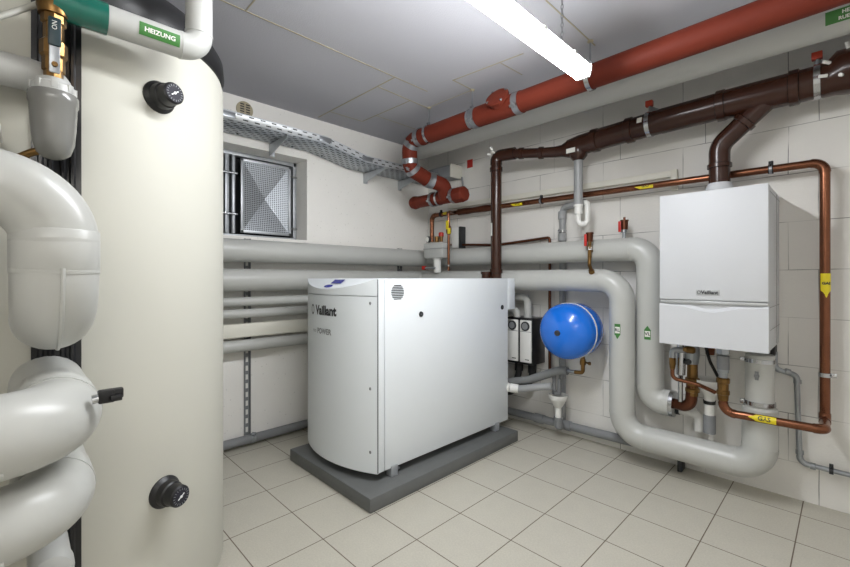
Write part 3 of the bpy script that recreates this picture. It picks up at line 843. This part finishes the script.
for x, lab in ((.797, 'first thin threaded hanger from the corner holding the red pipe'), (1.21, 'second thin threaded hanger from the corner holding the red pipe'), (2.02, 'threaded hanger beside the lamp end holding the red pipe')):
    t = thing('pipe_hanger', lab, 'hanger', (x, PY, CZ))
    part(t, 'rod', cyl(NB(), (x, PY, PZ + .06), (x, PY, CZ), .005, seg=8), 'steel')
    part(t, 'ceiling_flange', lathe(NB(), [(0, .016), (.006, .016), (.012, .008)], (x, PY, CZ), -Z, 12), 'beige')
    band(t, (x, PY, PZ), X, .0645, .024, 'chrome', (0, -.1, 1), name='ring_clamp')

# grey insulated pipe between red pipe and wall
t = thing('insulated_pipe', 'long grey insulated pipe under the ceiling between red pipe and wall', 'pipe', (2.0, -.42, 2.34))
part(t, 'pipe_section', cyl(NB(), (.30, -.42, 2.335), (2.86, -.42, 2.335), .095, seg=36), 'insul')
part(t, 'pipe_section', cyl(NB(), (2.86, -.42, 2.335), (RX, -.42, 2.335), .0952, seg=36), 'insul')
lb = part(t, 'pipe_label', wrapmap(strip_bm([-.08, .08], [.026, .026], .0012), (3.0, -.42, 2.335), X, (0, -1, -.55), .095), 'green', 'green label with white lettering')
for k, s in enumerate(('HEIZUNG', 'RUECKLAUF')):
    tb = text_bm(s, .019, 0, bold=.0006)
    for v in tb.verts: v.co = V((v.co.x + .012, v.co.y + (.011 if k == 0 else -.011), .0022))
    part(lb, 'lettering', wrapmap(tb, (3.0, -.42, 2.335), X, (0, -1, -.55), .095), 'paper')

# ------------------------------------------------------------------ big grey insulated pipes
LX = .105
t = thing('insulated_pipe', 'upper thick grey pipe from the left wall round the corner to the boiler', 'pipe', (2.15, -.12, .42))
pipe_run(t, [(LX, RY, 1.368), (LX, -.13, 1.368), (2.115, -.13, 1.368), (2.115, -.13, .418), (2.235, -.13, .418)], .078, [.10, .11, .082], 'insul', 36, 12)
part(t, 'end_collar', lathe(NB(), [(0, .076), (0, .079), (.022, .079), (.022, .05)], (2.232, -.13, .418), X, 32), 'chrome', 'bright metal end collar')
arrow_tag(t, (2.115, -.13, .845), Z, (.12, -1, 0), .078, .085, .036, 'green', 'VL', tip=.3, tm='ink', white=True)
t = thing('insulated_pipe', 'lower thick grey pipe dropping to the floor and rising under the boiler', 'pipe', (1.98, -.2, .2))
pipe_run(t, [(LX, RY, 1.168), (LX, -.2, 1.168), (1.972, -.2, 1.164), (1.972, -.2, .19), (2.665, -.2, .19), (2.665, -.2, .50)], .0765, [.10, .135, .135, .11], 'insul', 36, 12)
bm = NB(); lathe(bm, [(0, .0765), (.01, .072), (.012, .062), (.28, .062), (.285, .058)], (2.665, -.2, .498), Z, 32); part(t, 'end_section', bm, 'insul')
band(t, (2.665, -.2, .53), Z, .0625, .022, 'chrome', (-1, -.3, 0))
band(t, (2.665, -.2, .752), Z, .0625, .020, 'chrome', (-1, -.3, 0))
bm = NB(); obox(bm, (2.66, -.2645, .68), X, Y, Z, (.016, .006, .045), .002); lathe(bm, [(0, .012), (.012, .010)], (2.66, -.266, .68), -Y, 14); part(t, 'probe_fitting', bm, 'drain')
arrow_tag(t, (1.972, -.2, .845), -Z, (-.02, -1, 0), .0755, .095, .036, 'green', 'RL', tip=.28, tm='ink', white=True)
for z, r, lab in ((1.02, .031, 'upper of two thin grey pipes along the left wall'), (.938, .031, 'lower of two thin grey pipes along the left wall'), (.718, .041, 'lowest grey pipe under the cream trunking on the left wall')):
    t = thing('insulated_pipe', lab, 'pipe', (.085, -1.9, z))
    part(t, 'pipe_section', cyl(NB(), (.085, -2.2, z), (.085, -.25, z), r, seg=24), 'insul')
    part(t, 'pipe_section', cyl(NB(), (.085, RY, z), (.085, -2.2, z), r + .0008, seg=24), 'insul')
t = thing('cable_trunking', 'flat cream cable trunking between grey pipes on the left wall', 'trunking', (.07, -1.9, .82))
part(t, 'duct', box(NB(), (.04, RY, .776), (.10, -.3, .868), .003), 'cream')
part(t, 'duct_lid', box(NB(), (.098, RY, .782), (.104, -.3, .862), .002), 'cream')
bm = NB(); 
for y, lab in ((-1.815, 'slotted steel rail on the left wall beside the tank, running to the floor'), (-.39, 'slotted steel rail on the left wall near the room corner')):
    t = thing('mounting_rail', lab, 'rail', (.012, y, .05))
    bm = NB(); box(bm, (.0005, y - .02, .055), (.004, y + .02, 1.46)); box(bm, (.0005, y - .02, .055), (.026, y - .0165, 1.46)); box(bm, (.0005, y + .0165, .055), (.026, y + .02, 1.46))
    r_ = part(t, 'channel', bm, 'drain')
    for k in range(22): part(t, 'slot', box(NB(), (.004, y - .008, .09 + k * .062), (.0052, y + .008, .09 + k * .062 + .036)), 'paper')
    for z in (1.168, 1.368):
        pass
t = thing('drain_pipe', 'dark grey drain pipe lying at the foot of the left wall', 'pipe', (.038, -1.8, .05))
part(t, 'pipe_section', cyl(NB(), (.038, RY, .052), (.038, -.05, .046), .031, seg=20), 'drain')
band(t, (.038, -1.79, .05), Y, .0315, .03, 'steel', (.6, 0, .8))
t = thing('drain_pipe', 'grey drain pipe lying at the foot of the block wall', 'pipe', (1.6, -.06, .08))
part(t, 'pipe_section', cyl(NB(), (.09, -.062, .062), (2.35, -.062, .10), .030, seg=20), 'drain')
for x in (1.30, 1.52, 2.18): part(t, 'socket', lathe(NB(), [(-.04, .031), (-.038, .036), (.038, .036), (.04, .031)], (x, -.062, .062 + (x - .09) * .0168), X, 20), 'drain')
part(t, 'tee_branch', sweep(NB(), [(1.50, -.062, .09), (1.505, -.12, .085), (1.505, -.155, .10)], .024, 16), 'drain')
for x in (2.27,):
    bm = NB(); box(bm, (x - .012, -.10, .0), (x + .012, -.02, .075), .003); part(t, 'support', bm, 'ink')

# ------------------------------------------------------------------ cable tray on the left wall
t = thing('cable_tray', 'slotted zinc cable tray stepping down along the left wall under the ceiling', 'tray', (.16, -1.6, 2.17))
tp = [(RY, 2.172), (-1.36, 2.172), (-.98, 2.105), (-.16, 2.105)]
def ribbon(prof_pts, name, m, uvs):
    bm = NB(); uvl = bm.loops.layers.uv.new('UVMap')
    rows = []; s = 0; prev = None
    for y, z in tp:
        if prev: s += math.hypot(y - prev[0], z - prev[1])
        prev = (y, z)
        rows.append((s, [bm.verts.new((x, y, z + dz)) for x, dz in prof_pts]))
    for (sa_, a), (sb_, b) in zip(rows, rows[1:]):
        for k in range(len(a) - 1):
            f = bm.faces.new((a[k], b[k], b[k + 1], a[k + 1]))
            for l, uv in zip(f.loops, ((sa_, uvs[k]), (sb_, uvs[k]), (sb_, uvs[k + 1]), (sa_, uvs[k + 1]))): l[uvl].uv = uv
    o = part(t, name, bm, m, sharp=20)
    md = o.modifiers.new('thick', 'SOLIDIFY'); md.thickness = .0015; md.offset = 0
    return o
ribbon([(.02, 0), (.30, 0)], 'tray_floor', 'slots', [0, .28])
ribbon([(.30, 0), (.30, .052), (.288, .052)], 'tray_side', 'sideslots', [.0, .05, .062])
ribbon([(.02, 0), (.02, .052), (.032, .052)], 'tray_side', 'sideslots', [.0, .05, .062])
for y, z in ((-1.36, 2.172), (-.98, 2.105), (-2.05, 2.172)):
    part(t, 'splice_plate', box(NB(), (.3005, y - .05, z + .008), (.3035, y + .05, z + .044), .001), 'steel')
bm = NB()
for y, z in ((-1.9, 2.172), (-1.25, 2.153), (-.9, 2.105), (-1.5, 2.172)): lathe(bm, [(0, .007), (.006, .007), (.007, .003)], (.06, y, z), -Z, 10)
part(t, 'bolt', bm, 'ink')
for y, z, lab in ((-1.65, 2.17, 'triangular zinc tray bracket above the window'), (-.80, 2.103, 'triangular zinc tray bracket where the tray levels out'), (-.40, 2.103, 'triangular zinc tray bracket in the corner behind the red pipe'), (-2.30, 2.17, 'triangular zinc tray bracket hidden behind the tank')):
    if y < -2: continue
    t = thing('tray_bracket', lab, 'bracket', (.0, y, z))
    bm = NB()
    for yy in (y - .002,):
        a = [(.002, yy, z - .002), (.29, yy, z - .002), (.29, yy, z - .02), (.03, yy, z - .088), (.002, yy, z - .088)]
        va = [bm.verts.new(p) for p in a]; vb = [bm.verts.new((p[0], p[1] + .003, p[2])) for p in a]
        bm.faces.new(va); bm.faces.new(vb)
        for k in range(5): bm.faces.new((va[k], va[(k + 1) % 5], vb[(k + 1) % 5], vb[k]))
    part(t, 'web', bm, 'galv')
    part(t, 'back_plate', box(NB(), (.0005, y - .002, z - .09), (.004, y + .04, z - .002)), 'galv')
    part(t, 'top_flange', box(NB(), (.002, y - .002, z - .004), (.29, y + .04, z - .0012)), 'galv')
t = thing('vent_grille', 'small round beige grille on the left wall above the cable tray', 'vent', (0, -1.83, 2.37))
vt = part(t, 'vent_body', lathe(NB(), [(0, .058), (.008, .058), (.012, .052)], (0, -1.83, 2.37), X, 24), 'beige')
bm = NB()
for k in range(5):
    for s in (-1, 1):
        box(bm, (.012, -1.83 + s * .02 - .014, 2.37 + (k - 2) * .017 - .004), (.0135, -1.83 + s * .02 + .014, 2.37 + (k - 2) * .017 + .004))
part(t, 'grille_slots', bm, 'ink')

# right wall corner: tray stretch, conduit, sticker
t = thing('cable_duct', 'dark grey duct box in the corner behind the red pipe bend', 'duct', (.3, -.1, 2.17))
part(t, 'duct_body', box(NB(), (.01, -.15, 2.11), (.44, -.005, 2.22), .004), 'drain')
part(t, 'duct_end', box(NB(), (.44, -.155, 2.105), (.46, -.002, 2.225), .003), 'cream')
bm = NB(); sweep(bm, smooth_path([(.47, -.02, 2.12), (.485, -.02, 2.02), (.485, -.02, 1.87)], .04), .009, 10)
single('conduit', bm, 'drain2', 'thin grey conduit dropping down the block wall near the red sticker', 'conduit')
t = thing('warning_sticker', 'small red and white square notice on the block wall near the corner', 'sign', (.55, -.002, 2.20))
part(t, 'plate', box(NB(), (.49, -.004, 2.165), (.59, -.0005, 2.275)), 'paper')
part(t, 'red_field', box(NB(), (.52, -.0055, 2.195), (.586, -.004, 2.27)), 'red')

# ------------------------------------------------------------------ copper gas line
CYY = -.1
t = thing('gas_pipe', 'long copper gas pipe with yellow tags running round the wall boiler', 'pipe', (2.9, CYY, .45))
pipe_run(t, [(.157, CYY, 1.53), (.157, CYY, 1.785), (2.908, CYY, 1.762), (2.908, CYY, .47), (2.912, -.305, .478), (2.525, -.305, .472), (2.525, -.305, .60)], .0205, [.05, .05, .035, .035, .05], 'copper', 20, 8, collar=.0025)
for c, d in (((2.70, CYY, 1.764), X), ((1.338, CYY, 1.775), X), ((2.908, CYY, .70), Z)):
    band(t, c, d, .0215, .02, 'rubber' if d is X else 'chrome', (0, 0, 1) if d is X else (1, 0, 0))
    if d is X:
        band(t, V(c) + X * .0, d, .0235, .012, 'chrome', None)
bm = NB(); sweep(bm, [(.50, CYY, 1.782), (.62, CYY, 1.781), (.66, CYY, 1.781), (.80, CYY, 1.78), (.84, CYY, 1.779), (.87, CYY, 1.779)], [.030, .030, .026, .030, .028, .022], 16); part(t, 'gas_fitting', bm, 'oldcop')
for x in (1.125, 2.075):
    arrow_tag(t, (x, CYY, 1.779 - (x - .157) * .0083), -X, (0, -1, .3), .0205, .11, .034, 'yellow', 'GAS', tip=.3, ts=.55)
arrow_tag(t, (2.908, CYY, 1.145), -Z, (.3, -1, 0), .0205, .12, .045, 'yellow', 'GAS', tip=.3, ts=.3)
a, b = V((2.912, -.305, .478)), V((2.525, -.305, .472)); c_ = a.lerp(b, .58)
arrow_tag(t, c_, (b - a), (0, -1, .25), .0205, .11, .036, 'yellow', 'GAS', tip=.3, ts=.6)
for x in (.34,): arrow_tag(t, (x, CYY, 1.783), -X, (0, -1, .3), .0205, .05, .03, 'yellow', None, tip=.3)
band(t, (.28, CYY, 1.785), X, .021, .02, 'rubber', (0, 0, 1))
t = thing('gas_stop_valve', 'brass gas cock chain rising from the copper pipe into the boiler', 'valve', (2.525, -.305, .6))
part(t, 'brass_body', lathe(NB(), [(0, .024), (.03, .026), (.032, .030), (.05, .030), (.055, .025), (.09, .026), (.094, .031), (.115, .031), (.12, .024)], (2.525, -.305, .535), Z, 10), 'brass', sharp=20)
part(t, 'steel_body', lathe(NB(), [(0, .020), (.03, .020), (.032, .026), (.05, .026), (.055, .018)], (2.525, -.305, .65), Z, 12), 'steel', sharp=20)
part(t, 'grey_sleeve', lathe(NB(), [(0, .028), (.07, .028), (.072, .022)], (2.525, -.305, .70), Z, 18), 'drain')
part(t, 'union_nut', lathe(NB(), [(0, .022), (.012, .030), (.04, .030), (.055, .026)], (2.525, -.305, .77), Z, 6), 'steel', sharp=20)
# thin copper lines in the corner
t = thing('copper_pipe', 'thin upright copper pipe with yellow tap in the room corner', 'pipe', (.53, -.27, 1.5))
part(t, 'pipe_section', sweep(NB(), smooth_path([(.45, CYY, 1.782), (.53, -.27, 1.765), (.53, -.27, 1.245)], .03), .0115, 14), 'copper')
for z in (1.29,): band(t, (.53, -.27, z), Z, .012, .014, 'chrome', (-1, 0, 0))
bm = NB(); lathe(bm, [(0, .018), (.02, .024), (.06, .024), (.08, .016)], (.53, -.27, 1.565), Z, 10); part(t, 'tap_body', bm, 'oldcop')
bm = NB(); obox(bm, (.557, -.295, 1.59), Z, X, Y, (.05, .03, .012), .003); obox(bm, (.533, -.293, 1.645), Z, X, Y, (.075, .028, .012), .004); part(t, 'tap_handle', bm, 'yellow', 'yellow tap handles')
bm = NB(); sweep(bm, smooth_path([(.36, -.05, 1.495), (.70, -.04, 1.475), (.86, -.035, 1.463), (1.372, -.035, 1.495), (1.372, -.035, .45)], [.3, .3, .02]), .011, 14)
single('copper_pipe', bm, 'oldcop', 'thin tarnished copper pipe along the block wall behind the brown flue', 'pipe')
t = thing('control_box', 'small white and black electric box on the block wall beside thin copper pipe', 'box', (.44, -.03, 1.56))
part(t, 'box_body', box(NB(), (.385, -.07, 1.46), (.475, -.001, 1.65), .004), 'pvc')
part(t, 'box_cover', box(NB(), (.475, -.075, 1.455), (.50, -.001, 1.655), .004), 'ink')
# safety group on top of the pipe in the corner
t = thing('manifold_block', 'grey insulated valve block with white neck in the corner behind the unit', 'valve', (.37, -.25, 1.42))
part(t, 'block', box(NB(), (.27, -.32, 1.36), (.50, -.214, 1.492), .006), 'insul2')
part(t, 'block_lip', box(NB(), (.265, -.325, 1.44), (.505, -.210, 1.448), .001), 'drain2')
part(t, 'neck', lathe(NB(), [(0.06, .034), (.18, .034), (.182, .044), (.19, .044)], (.39, -.268, 1.17), Z, 20), 'pvc')
part(t, 'gauge', lathe(NB(), [(0, .03), (.02, .03), (.022, .026)], (.32, -.30, 1.53), (-.2, -1, 0), 20), 'ink', 'small dark gauge')
part(t, 'gauge_face', lathe(NB(), [(.021, .025), (.0235, .025)], (.32, -.30, 1.53), (-.2, -1, 0), 20), 'paper')
part(t, 'vent_cap', lathe(NB(), [(0, .022), (.05, .022), (.052, .014)], (.385, -.27, 1.505), Z, 14), 'brass')
part(t, 'relief_valve', lathe(NB(), [(0, .016), (.04, .018), (.042, .022), (.05, .022)], (.44, -.27, 1.505), Z, 12), 'brass')
part(t, 'relief_cap', lathe(NB(), [(0, .023), (.03, .023), (.036, .016)], (.44, -.27, 1.553), Z, 14), 'red', 'red cap')
t = thing('drain_cock', 'little red-handled cock poking out below the grey valve block', 'valve', (.30, -.30, 1.27))
part(t, 'stem', cyl(NB(), (.29, -.32, 1.27), (.40, -.30, 1.27), .010, seg=10), 'steel')
part(t, 'handle', box(NB(), (.255, -.335, 1.255), (.285, -.305, 1.29), .004), 'red')

# white wall trunking behind the copper pipe
t = thing('cable_trunking', 'narrow white trunking along the block wall ending left of the boiler', 'trunking', (1.2, -.02, 1.85))
bm = NB(); obox(bm, (1.255, -.0165, 1.852), V((1, 0, -.012)).normalized(), Y, V((.012, 0, 1)).normalized(), (1.90, .032, .042), .002); part(t, 'duct', bm, 'cream')
part(t, 'end_piece', box(NB(), (2.205, -.036, 1.735), (2.24, -.0005, 1.865), .002), 'cream')
bm = NB(); obox(bm, (1.255, -.012, 1.797), V((1, 0, -.012)).normalized(), Y, V((.012, 0, 1)).normalized(), (1.90, .022, .016), .002); part(t, 'lower_rail', bm, 'cream')

# ------------------------------------------------------------------ blue expansion vessel
bc = V((1.645, 0, .818))
t = thing('expansion_vessel', 'round blue expansion vessel hanging on the block wall', 'vessel', (bc.x, -.25, bc.z))
bm = NB()
lathe(bm, [(-.43, 0), (-.428, .04), (-.418, .085), (-.400, .125), (-.375, .158), (-.345, .18), (-.315, .19), (-.20, .19)], (bc.x, 0, bc.z), Y, 56, caps=False); part(t, 'front_dome', bm, 'blue')
bm = NB(); lathe(bm, [(-.20, .19), (-.15, .188), (-.11, .172), (-.075, .14), (-.05, .09), (-.04, 0)], (bc.x, 0, bc.z), Y, 56, caps=False); part(t, 'rear_dome', bm, 'blue')
band(t, (bc.x, -.262, bc.z), Y, .1905, .012, 'pvc', None, 'clamp_ring')
part(t, 'centre_plug', lathe(NB(), [(0, .019), (.008, .019), (.012, .014), (.013, 0)], (bc.x, -.429, bc.z), -Y, 20), 'ink', 'black centre plug')
part(t, 'mount_plate', box(NB(), (bc.x - .05, -.06, bc.z - .04), (bc.x + .05, -.001, bc.z + .04), .003), 'steel')
t = thing('cap_valve', 'brass cap valve elbow under the blue vessel', 'valve', (1.71, -.2, .58))
bm = NB(); sweep(bm, smooth_path([(1.712, -.2, .64), (1.712, -.2, .53), (1.655, -.2, .525)], .02, 6), .014, 12)
lathe(bm, [(0, .02), (.02, .022), (.04, .018)], (1.712, -.2, .585), Z, 8); part(t, 'valve_body', bm, 'brass')
bm = NB(); cyl(bm, (1.712, -.2, .605), (1.765, -.215, .603), .007, seg=8); lathe(bm, [(0, .012), (.012, .012)], (1.76, -.215, .603), X, 8); part(t, 'side_tap', bm, 'brass')
bm = NB(); cyl(bm, (1.66, -.2, .525), (1.585, -.2, .525), .013, seg=12); part(t, 'nipple', bm, 'steel')

# ------------------------------------------------------------------ pump groups behind the unit
for xx, lab in ((1.315, 'black pump group with white front plate nearest the blue vessel'), (1.198, 'black pump group with white front plate half hidden by the heating unit')):
    t = thing('pump_group', lab, 'pump group', (xx - .05, -.15, .53), 'pump groups')
    part(t, 'housing', box(NB(), (xx - .115, -.19, .515), (xx - .001, -.002, .872), .004), 'satin')
    pl = part(t, 'front_plate', box(NB(), (xx - .105, -.202, .533), (xx - .006, -.188, .857), .005), 'pvc')
    part(pl, 'dial_ring', lathe(NB(), [(0, .036), (.008, .036), (.01, .030)], (xx - .054, -.202, .812), -Y, 24), 'ink')
    part(pl, 'dial_face', lathe(NB(), [(.0085, .026), (.011, .026)], (xx - .054, -.202, .812), -Y, 24), 'greyink')
    part(pl, 'plate_seam', box(NB(), (xx - .105, -.2026, .768), (xx - .006, -.2016, .772)), 'greyink')
    part(pl, 'lettering', place(box(NB(), (-.018, -.003, -.0003), (.018, .003, .0003)), (xx - .04, -.2026, .556), X, Z), 'ink')
t = thing('insulated_pipe', 'higher pale grey bend rising over the pump group', 'pipe', (1.30, -.15, .87))
pipe_run(t, [(.95, -.11, 1.03), (1.225, -.11, 1.03), (1.225, -.11, .872)], .030, [.05], 'insul', 22)
t = thing('insulated_pipe', 'lower pale grey bend rising over the left pump group', 'pipe', (1.19, -.19, .87))
pipe_run(t, [(.90, -.14, .928), (1.145, -.14, .928), (1.145, -.14, .872)], .030, [.04], 'insul', 22)
for x in (1.14, 1.26):
    bm = NB(); sweep(bm, smooth_path([(x, -.10, .514), (x, -.11, .36), (x - .22, -.12 - .06 * (x < 1.2), .245), (x - .4, -.12 - .06 * (x < 1.2), .225)], .12, 8), .025, 16)
    cyl(bm, (x, -.10, .514), (x, -.105, .44), .033, seg=16)
    single('rubber_hose', bm, 'rubber', 'black rubber hose dropping from the %s pump group' % ('left' if x < 1.25 else 'right'), 'hose')
# sleeves and drain funnels
t = thing('foam_sleeve_pipe', 'dark grey foam-sleeved pipe from under the blue vessel to the unit', 'pipe', (1.40, -.24, .45))
bm = NB(); sweep(bm, smooth_path([(1.60, -.2, .525), (1.54, -.2, .52), (1.32, -.25, .42), (1.12, -.28, .37)], .2, 6), .030, 16); part(t, 'sleeve', bm, 'hose')
t = thing('foam_sleeve_pipe', 'grey foam-sleeved pipe with white ends leaving the unit low down', 'pipe', (1.35, -.30, .36))
bm = NB(); sweep(bm, smooth_path([(1.50, -.24, .405), (1.40, -.27, .385), (1.28, -.31, .355), (1.20, -.34, .36)], .2, 6), .027, 16); part(t, 'sleeve', bm, 'drain2')
part(t, 'white_joint', cyl(NB(), (1.27, -.312, .355), (1.215, -.335, .359), .033, seg=16), 'pvc')
part(t, 'white_joint', lathe(NB(), [(0, .030), (.03, .036), (.05, .036)], (1.22, -.345, .36), (-1, -.1, .02), 16), 'pvc')
t = thing('drain_funnel', 'white funnel on the floor drain pipe under the blue vessel', 'funnel', (1.545, -.17, .13))
part(t, 'funnel_bowl', lathe(NB(), [(0, .022), (.085, .022), (.09, .028), (.145, .060), (.152, .065), (.18, .067), (.18, .062), (.15, .058)], (1.505, -.155, .15), Z, 28, caps=False), 'pvc')
part(t, 'socket', lathe(NB(), [(0, .026), (.06, .028), (.062, .032), (.075, .032)], (1.505, -.155, .09), Z, 20), 'drain')
bm = NB(); cyl(bm, (1.48, -.165, .33), (1.48, -.165, .48), .014, seg=12); cyl(bm, (1.515, -.165, .33), (1.52, -.165, .45), .012, seg=12); lathe(bm, [(0, .03), (.02, .03)], (1.50, -.16, .335), Z, 14); part(t, 'inlet_pipes', bm, 'drain')
t = thing('drain_funnel', 'large pale funnel behind brass valves below the wall boiler', 'funnel', (2.44, -.16, .36))
part(t, 'funnel_bowl', lathe(NB(), [(0, .026), (.03, .028), (.11, .083), (.125, .086), (.125, .080), (.11, .078)], (2.43, -.13, .475), Z, 28, caps=False), 'pvc')
part(t, 'funnel_neck', lathe(NB(), [(-.09, .026), (.0, .026)], (2.43, -.13, .475), Z, 18), 'pvc')
part(t, 'black_ring', lathe(NB(), [(-.018, .029), (.002, .031)], (2.43, -.13, .475), Z, 18), 'rubber')
part(t, 'socket', lathe(NB(), [(0, .026), (.0, .031), (.10, .031), (.105, .028)], (2.43, -.13, .29), Z, 18), 'drain')
t = thing('waste_elbow', 'white waste elbow behind the floor run below the bright collar', 'pipe', (2.36, -.08, .35))
pipe_run(t, [(2.24, -.07, .375), (2.365, -.07, .37), (2.365, -.07, .27)], .026, [.035], 'pvc', 18, collar=.002)
part(t, 'dark_coupling', cyl(NB(), (2.19, -.07, .375), (2.265, -.07, .375), .033, seg=18), 'ink')

# ------------------------------------------------------------------ valves under the boiler
t = thing('boiler_valve', 'large brass and steel valve leading from the bright collar into the boiler', 'valve', (2.35, -.18, .45))
bm = NB(); sweep(bm, smooth_path([(2.252, -.13, .42), (2.345, -.17, .425), (2.355, -.175, .56)], .06, 8), .031, 18); part(t, 'brass_elbow', bm, 'oldcop')
part(t, 'brass_body', lathe(NB(), [(0, .030), (.02, .030), (.022, .037), (.04, .037), (.045, .031), (.08, .031), (.085, .037), (.10, .037), (.105, .028), (.19, .027)], (2.355, -.175, .50), Z, 12), 'brass', sharp=20)
part(t, 'steel_body', lathe(NB(), [(0, .034), (.05, .04), (.11, .036), (.13, .026), (.145, .026)], (2.352, -.18, .685), Z, 14), 'steel', sharp=20)
part(t, 'spindle', lathe(NB(), [(0, .016), (.03, .016), (.034, .010)], (2.345, -.21, .70), -Y, 12), 'ink')
t = thing('filling_line', 'small looped copper filling line with brass taps under the boiler', 'pipe', (2.29, -.24, .62))
bm = NB(); sweep(bm, smooth_path([(2.275, -.26, .73), (2.275, -.26, .60), (2.40, -.25, .585), (2.47, -.2, .545)], .03, 6), .011, 14); part(t, 'copper_tube', bm, 'copper')
part(t, 'tap', lathe(NB(), [(0, .014), (.03, .018), (.06, .018), (.07, .013)], (2.275, -.26, .655), Z, 10), 'brass', sharp=20)
bm = NB(); sweep(bm, smooth_path([(2.275, -.26, .72), (2.275, -.26, .765), (2.34, -.25, .77)], .02, 6), .017, 12); part(t, 'chrome_elbow', bm, 'steel')
part(t, 'tap', lathe(NB(), [(0, .012), (.02, .02), (.05, .02), (.06, .012)], (2.33, -.26, .775), X, 10), 'brass', sharp=20)
bm = NB(); sweep(bm, smooth_path([(2.40, -.12, .82), (2.43, -.12, .70), (2.48, -.13, .60)], .1, 6), .008, 10); single('drain_hose', bm, 'rubber', 'thin black hose hanging from the boiler into the pale funnel', 'hose')
bm = NB(); sweep(bm, [(2.31, -.215, .80), (2.306, -.22, .62)], .024, 14); sweep(bm, [(2.306, -.22, .62), (2.30, -.2, .46)], .013, 12); single('steel_drain_line', bm, 'chrome', 'bright steel drain line behind the looped copper filling line', 'pipe')
t = thing('test_tap', 'small brass stub hanging under the middle of the boiler', 'valve', (2.41, -.12, .75))
part(t, 'stub', lathe(NB(), [(0, .022), (.06, .026), (.09, .026), (.1, .018)], (2.425, -.09, .735), Z, 10), 'oldcop', sharp=20)

# galvanised condensate pipe right of the boiler
t = thing('steel_pipe', 'thin galvanised pipe zigzagging down the block wall right of the boiler', 'pipe', (2.80, -.06, .3))
pipe_run(t, [(2.716, -.10, .79), (2.716, -.10, .70), (2.80, -.06, .672), (2.812, -.05, .215), (RX - .3, -.05, .205)], .0125, [.03, .03, .035], 'steel', 14, 8, collar=.002)
for c, d in (((2.765, -.078, .688), (.9, .3, -.3)), ((2.803, -.057, .64), Z), ((2.811, -.05, .27), Z), ((2.862, -.05, .213), X)):
    part(t, 'press_collar', lathe(NB(), [(-.012, .013), (-.01, .017), (.01, .017), (.012, .013)], c, d, 14), 'steel')
t2 = band(t, (2.93, -.05, .212), X, .0135, .016, 'ink', (0, -.2, 1))

# ------------------------------------------------------------------ air vents with red handles on the upper grey pipe
t = thing('air_vent', 'brass vent with red handle hanging in front of the upper grey pipe', 'valve', (1.80, -.22, 1.34))
part(t, 'stem', lathe(NB(), [(0, .013), (.06, .013), (.062, .018), (.085, .018), (.09, .012), (.125, .012)], (1.775, -.235, 1.315), Z, 12), 'brass', sharp=20)
part(t, 'head', lathe(NB(), [(0, .020), (.05, .022), (.052, .025), (.062, .025)], (1.775, -.235, 1.425), Z, 12), 'oldcop', sharp=20)
bm = NB(); obox(bm, (1.758, -.26, 1.435), Z, X, Y, (.08, .018, .01), .003); part(t, 'handle', bm, 'red', 'red handle')
part(t, 'silver_nut', lathe(NB(), [(0, .019), (.02, .019)], (1.775, -.235, 1.37), Z, 6), 'chrome', sharp=10)
bm = NB(); sweep(bm, smooth_path([(1.775, -.235, 1.33), (1.775, -.24, 1.27), (1.80, -.27, 1.235)], .03, 6), .012, 12); lathe(bm, [(0, .018), (.02, .018)], (1.80, -.268, 1.232), (.4, -.5, -.6), 10); part(t, 'spout', bm, 'brass')
bm = NB(); cyl(bm, (1.775, -.235, 1.36), (1.775, -.19, 1.365), .012, seg=10); part(t, 'connector', bm, 'brass')
t = thing('air_vent', 'brass vent with red handle standing on top of the upper grey pipe', 'valve', (1.96, -.12, 1.45))
part(t, 'stem', lathe(NB(), [(0, .011), (.04, .011), (.042, .019), (.06, .019)], (1.955, -.12, 1.44), Z, 12), 'steel', sharp=20)
part(t, 'head', lathe(NB(), [(0, .022), (.055, .023), (.057, .026), (.064, .026), (.066, .008), (.082, .008)], (1.957, -.12, 1.50), Z, 12), 'oldcop', sharp=20)
bm = NB(); obox(bm, (1.937, -.147, 1.52), Z, X, Y, (.07, .018, .01), .003); part(t, 'handle', bm, 'red', 'red handle')

# things that repeat share a group
GROUPS = dict(insulated_pipe='grey insulated pipes', pipe_hanger='hangers of the red pipe', pipe_bracket='red-capped flue brackets', tray_bracket='brackets under the cable tray',
              mounting_rail='slotted rails on the left wall', air_vent='red-handled air vents', drain_funnel='white drain funnels', rubber_hose='black hoses below the pump groups',
              foam_sleeve_pipe='foam-sleeved pipes beside the unit', drain_pipe='floor-level drain pipes', waste_pipe='thin waste pipes', flue_pipe='brown flue pipes', copper_pipe='thin copper pipes', cable_trunking='pale cable trunkings')
for o in scn.objects:
    k = o.name.split('.')[0]
    if o.parent is None and k in GROUPS and 'group' not in o: o['group'] = GROUPS[k]

# ------------------------------------------------------------------ camera, render look
cam = bpy.data.cameras.new('camera'); co_ = bpy.data.objects.new('camera', cam); COL.objects.link(co_)
cam.sensor_width = 36; cam.sensor_fit = 'HORIZONTAL'; cam.lens = 414.62 / 850 * 36
cam.shift_y = -(283.5 - 277.5) / 850
cam.clip_start = .01
co_.location = (2.987, -2.972, 1.185)
co_.rotation_euler = (PI / 2, 0, .79488)
scn.camera = co_
w = bpy.data.worlds.new('World'); scn.world = w; w.use_nodes = True
w.node_tree.nodes['Background'].inputs[0].default_value = (.75, .85, 1, 1)
w.node_tree.nodes['Background'].inputs[1].default_value = .3
scn.cycles.max_bounces = 10; scn.cycles.diffuse_bounces = 6
scn.view_settings.view_transform = 'Standard'; scn.view_settings.look = 'None'
scn.view_settings.exposure = 2.22; scn.view_settings.gamma = 1
scn.view_settings.use_curve_mapping = False
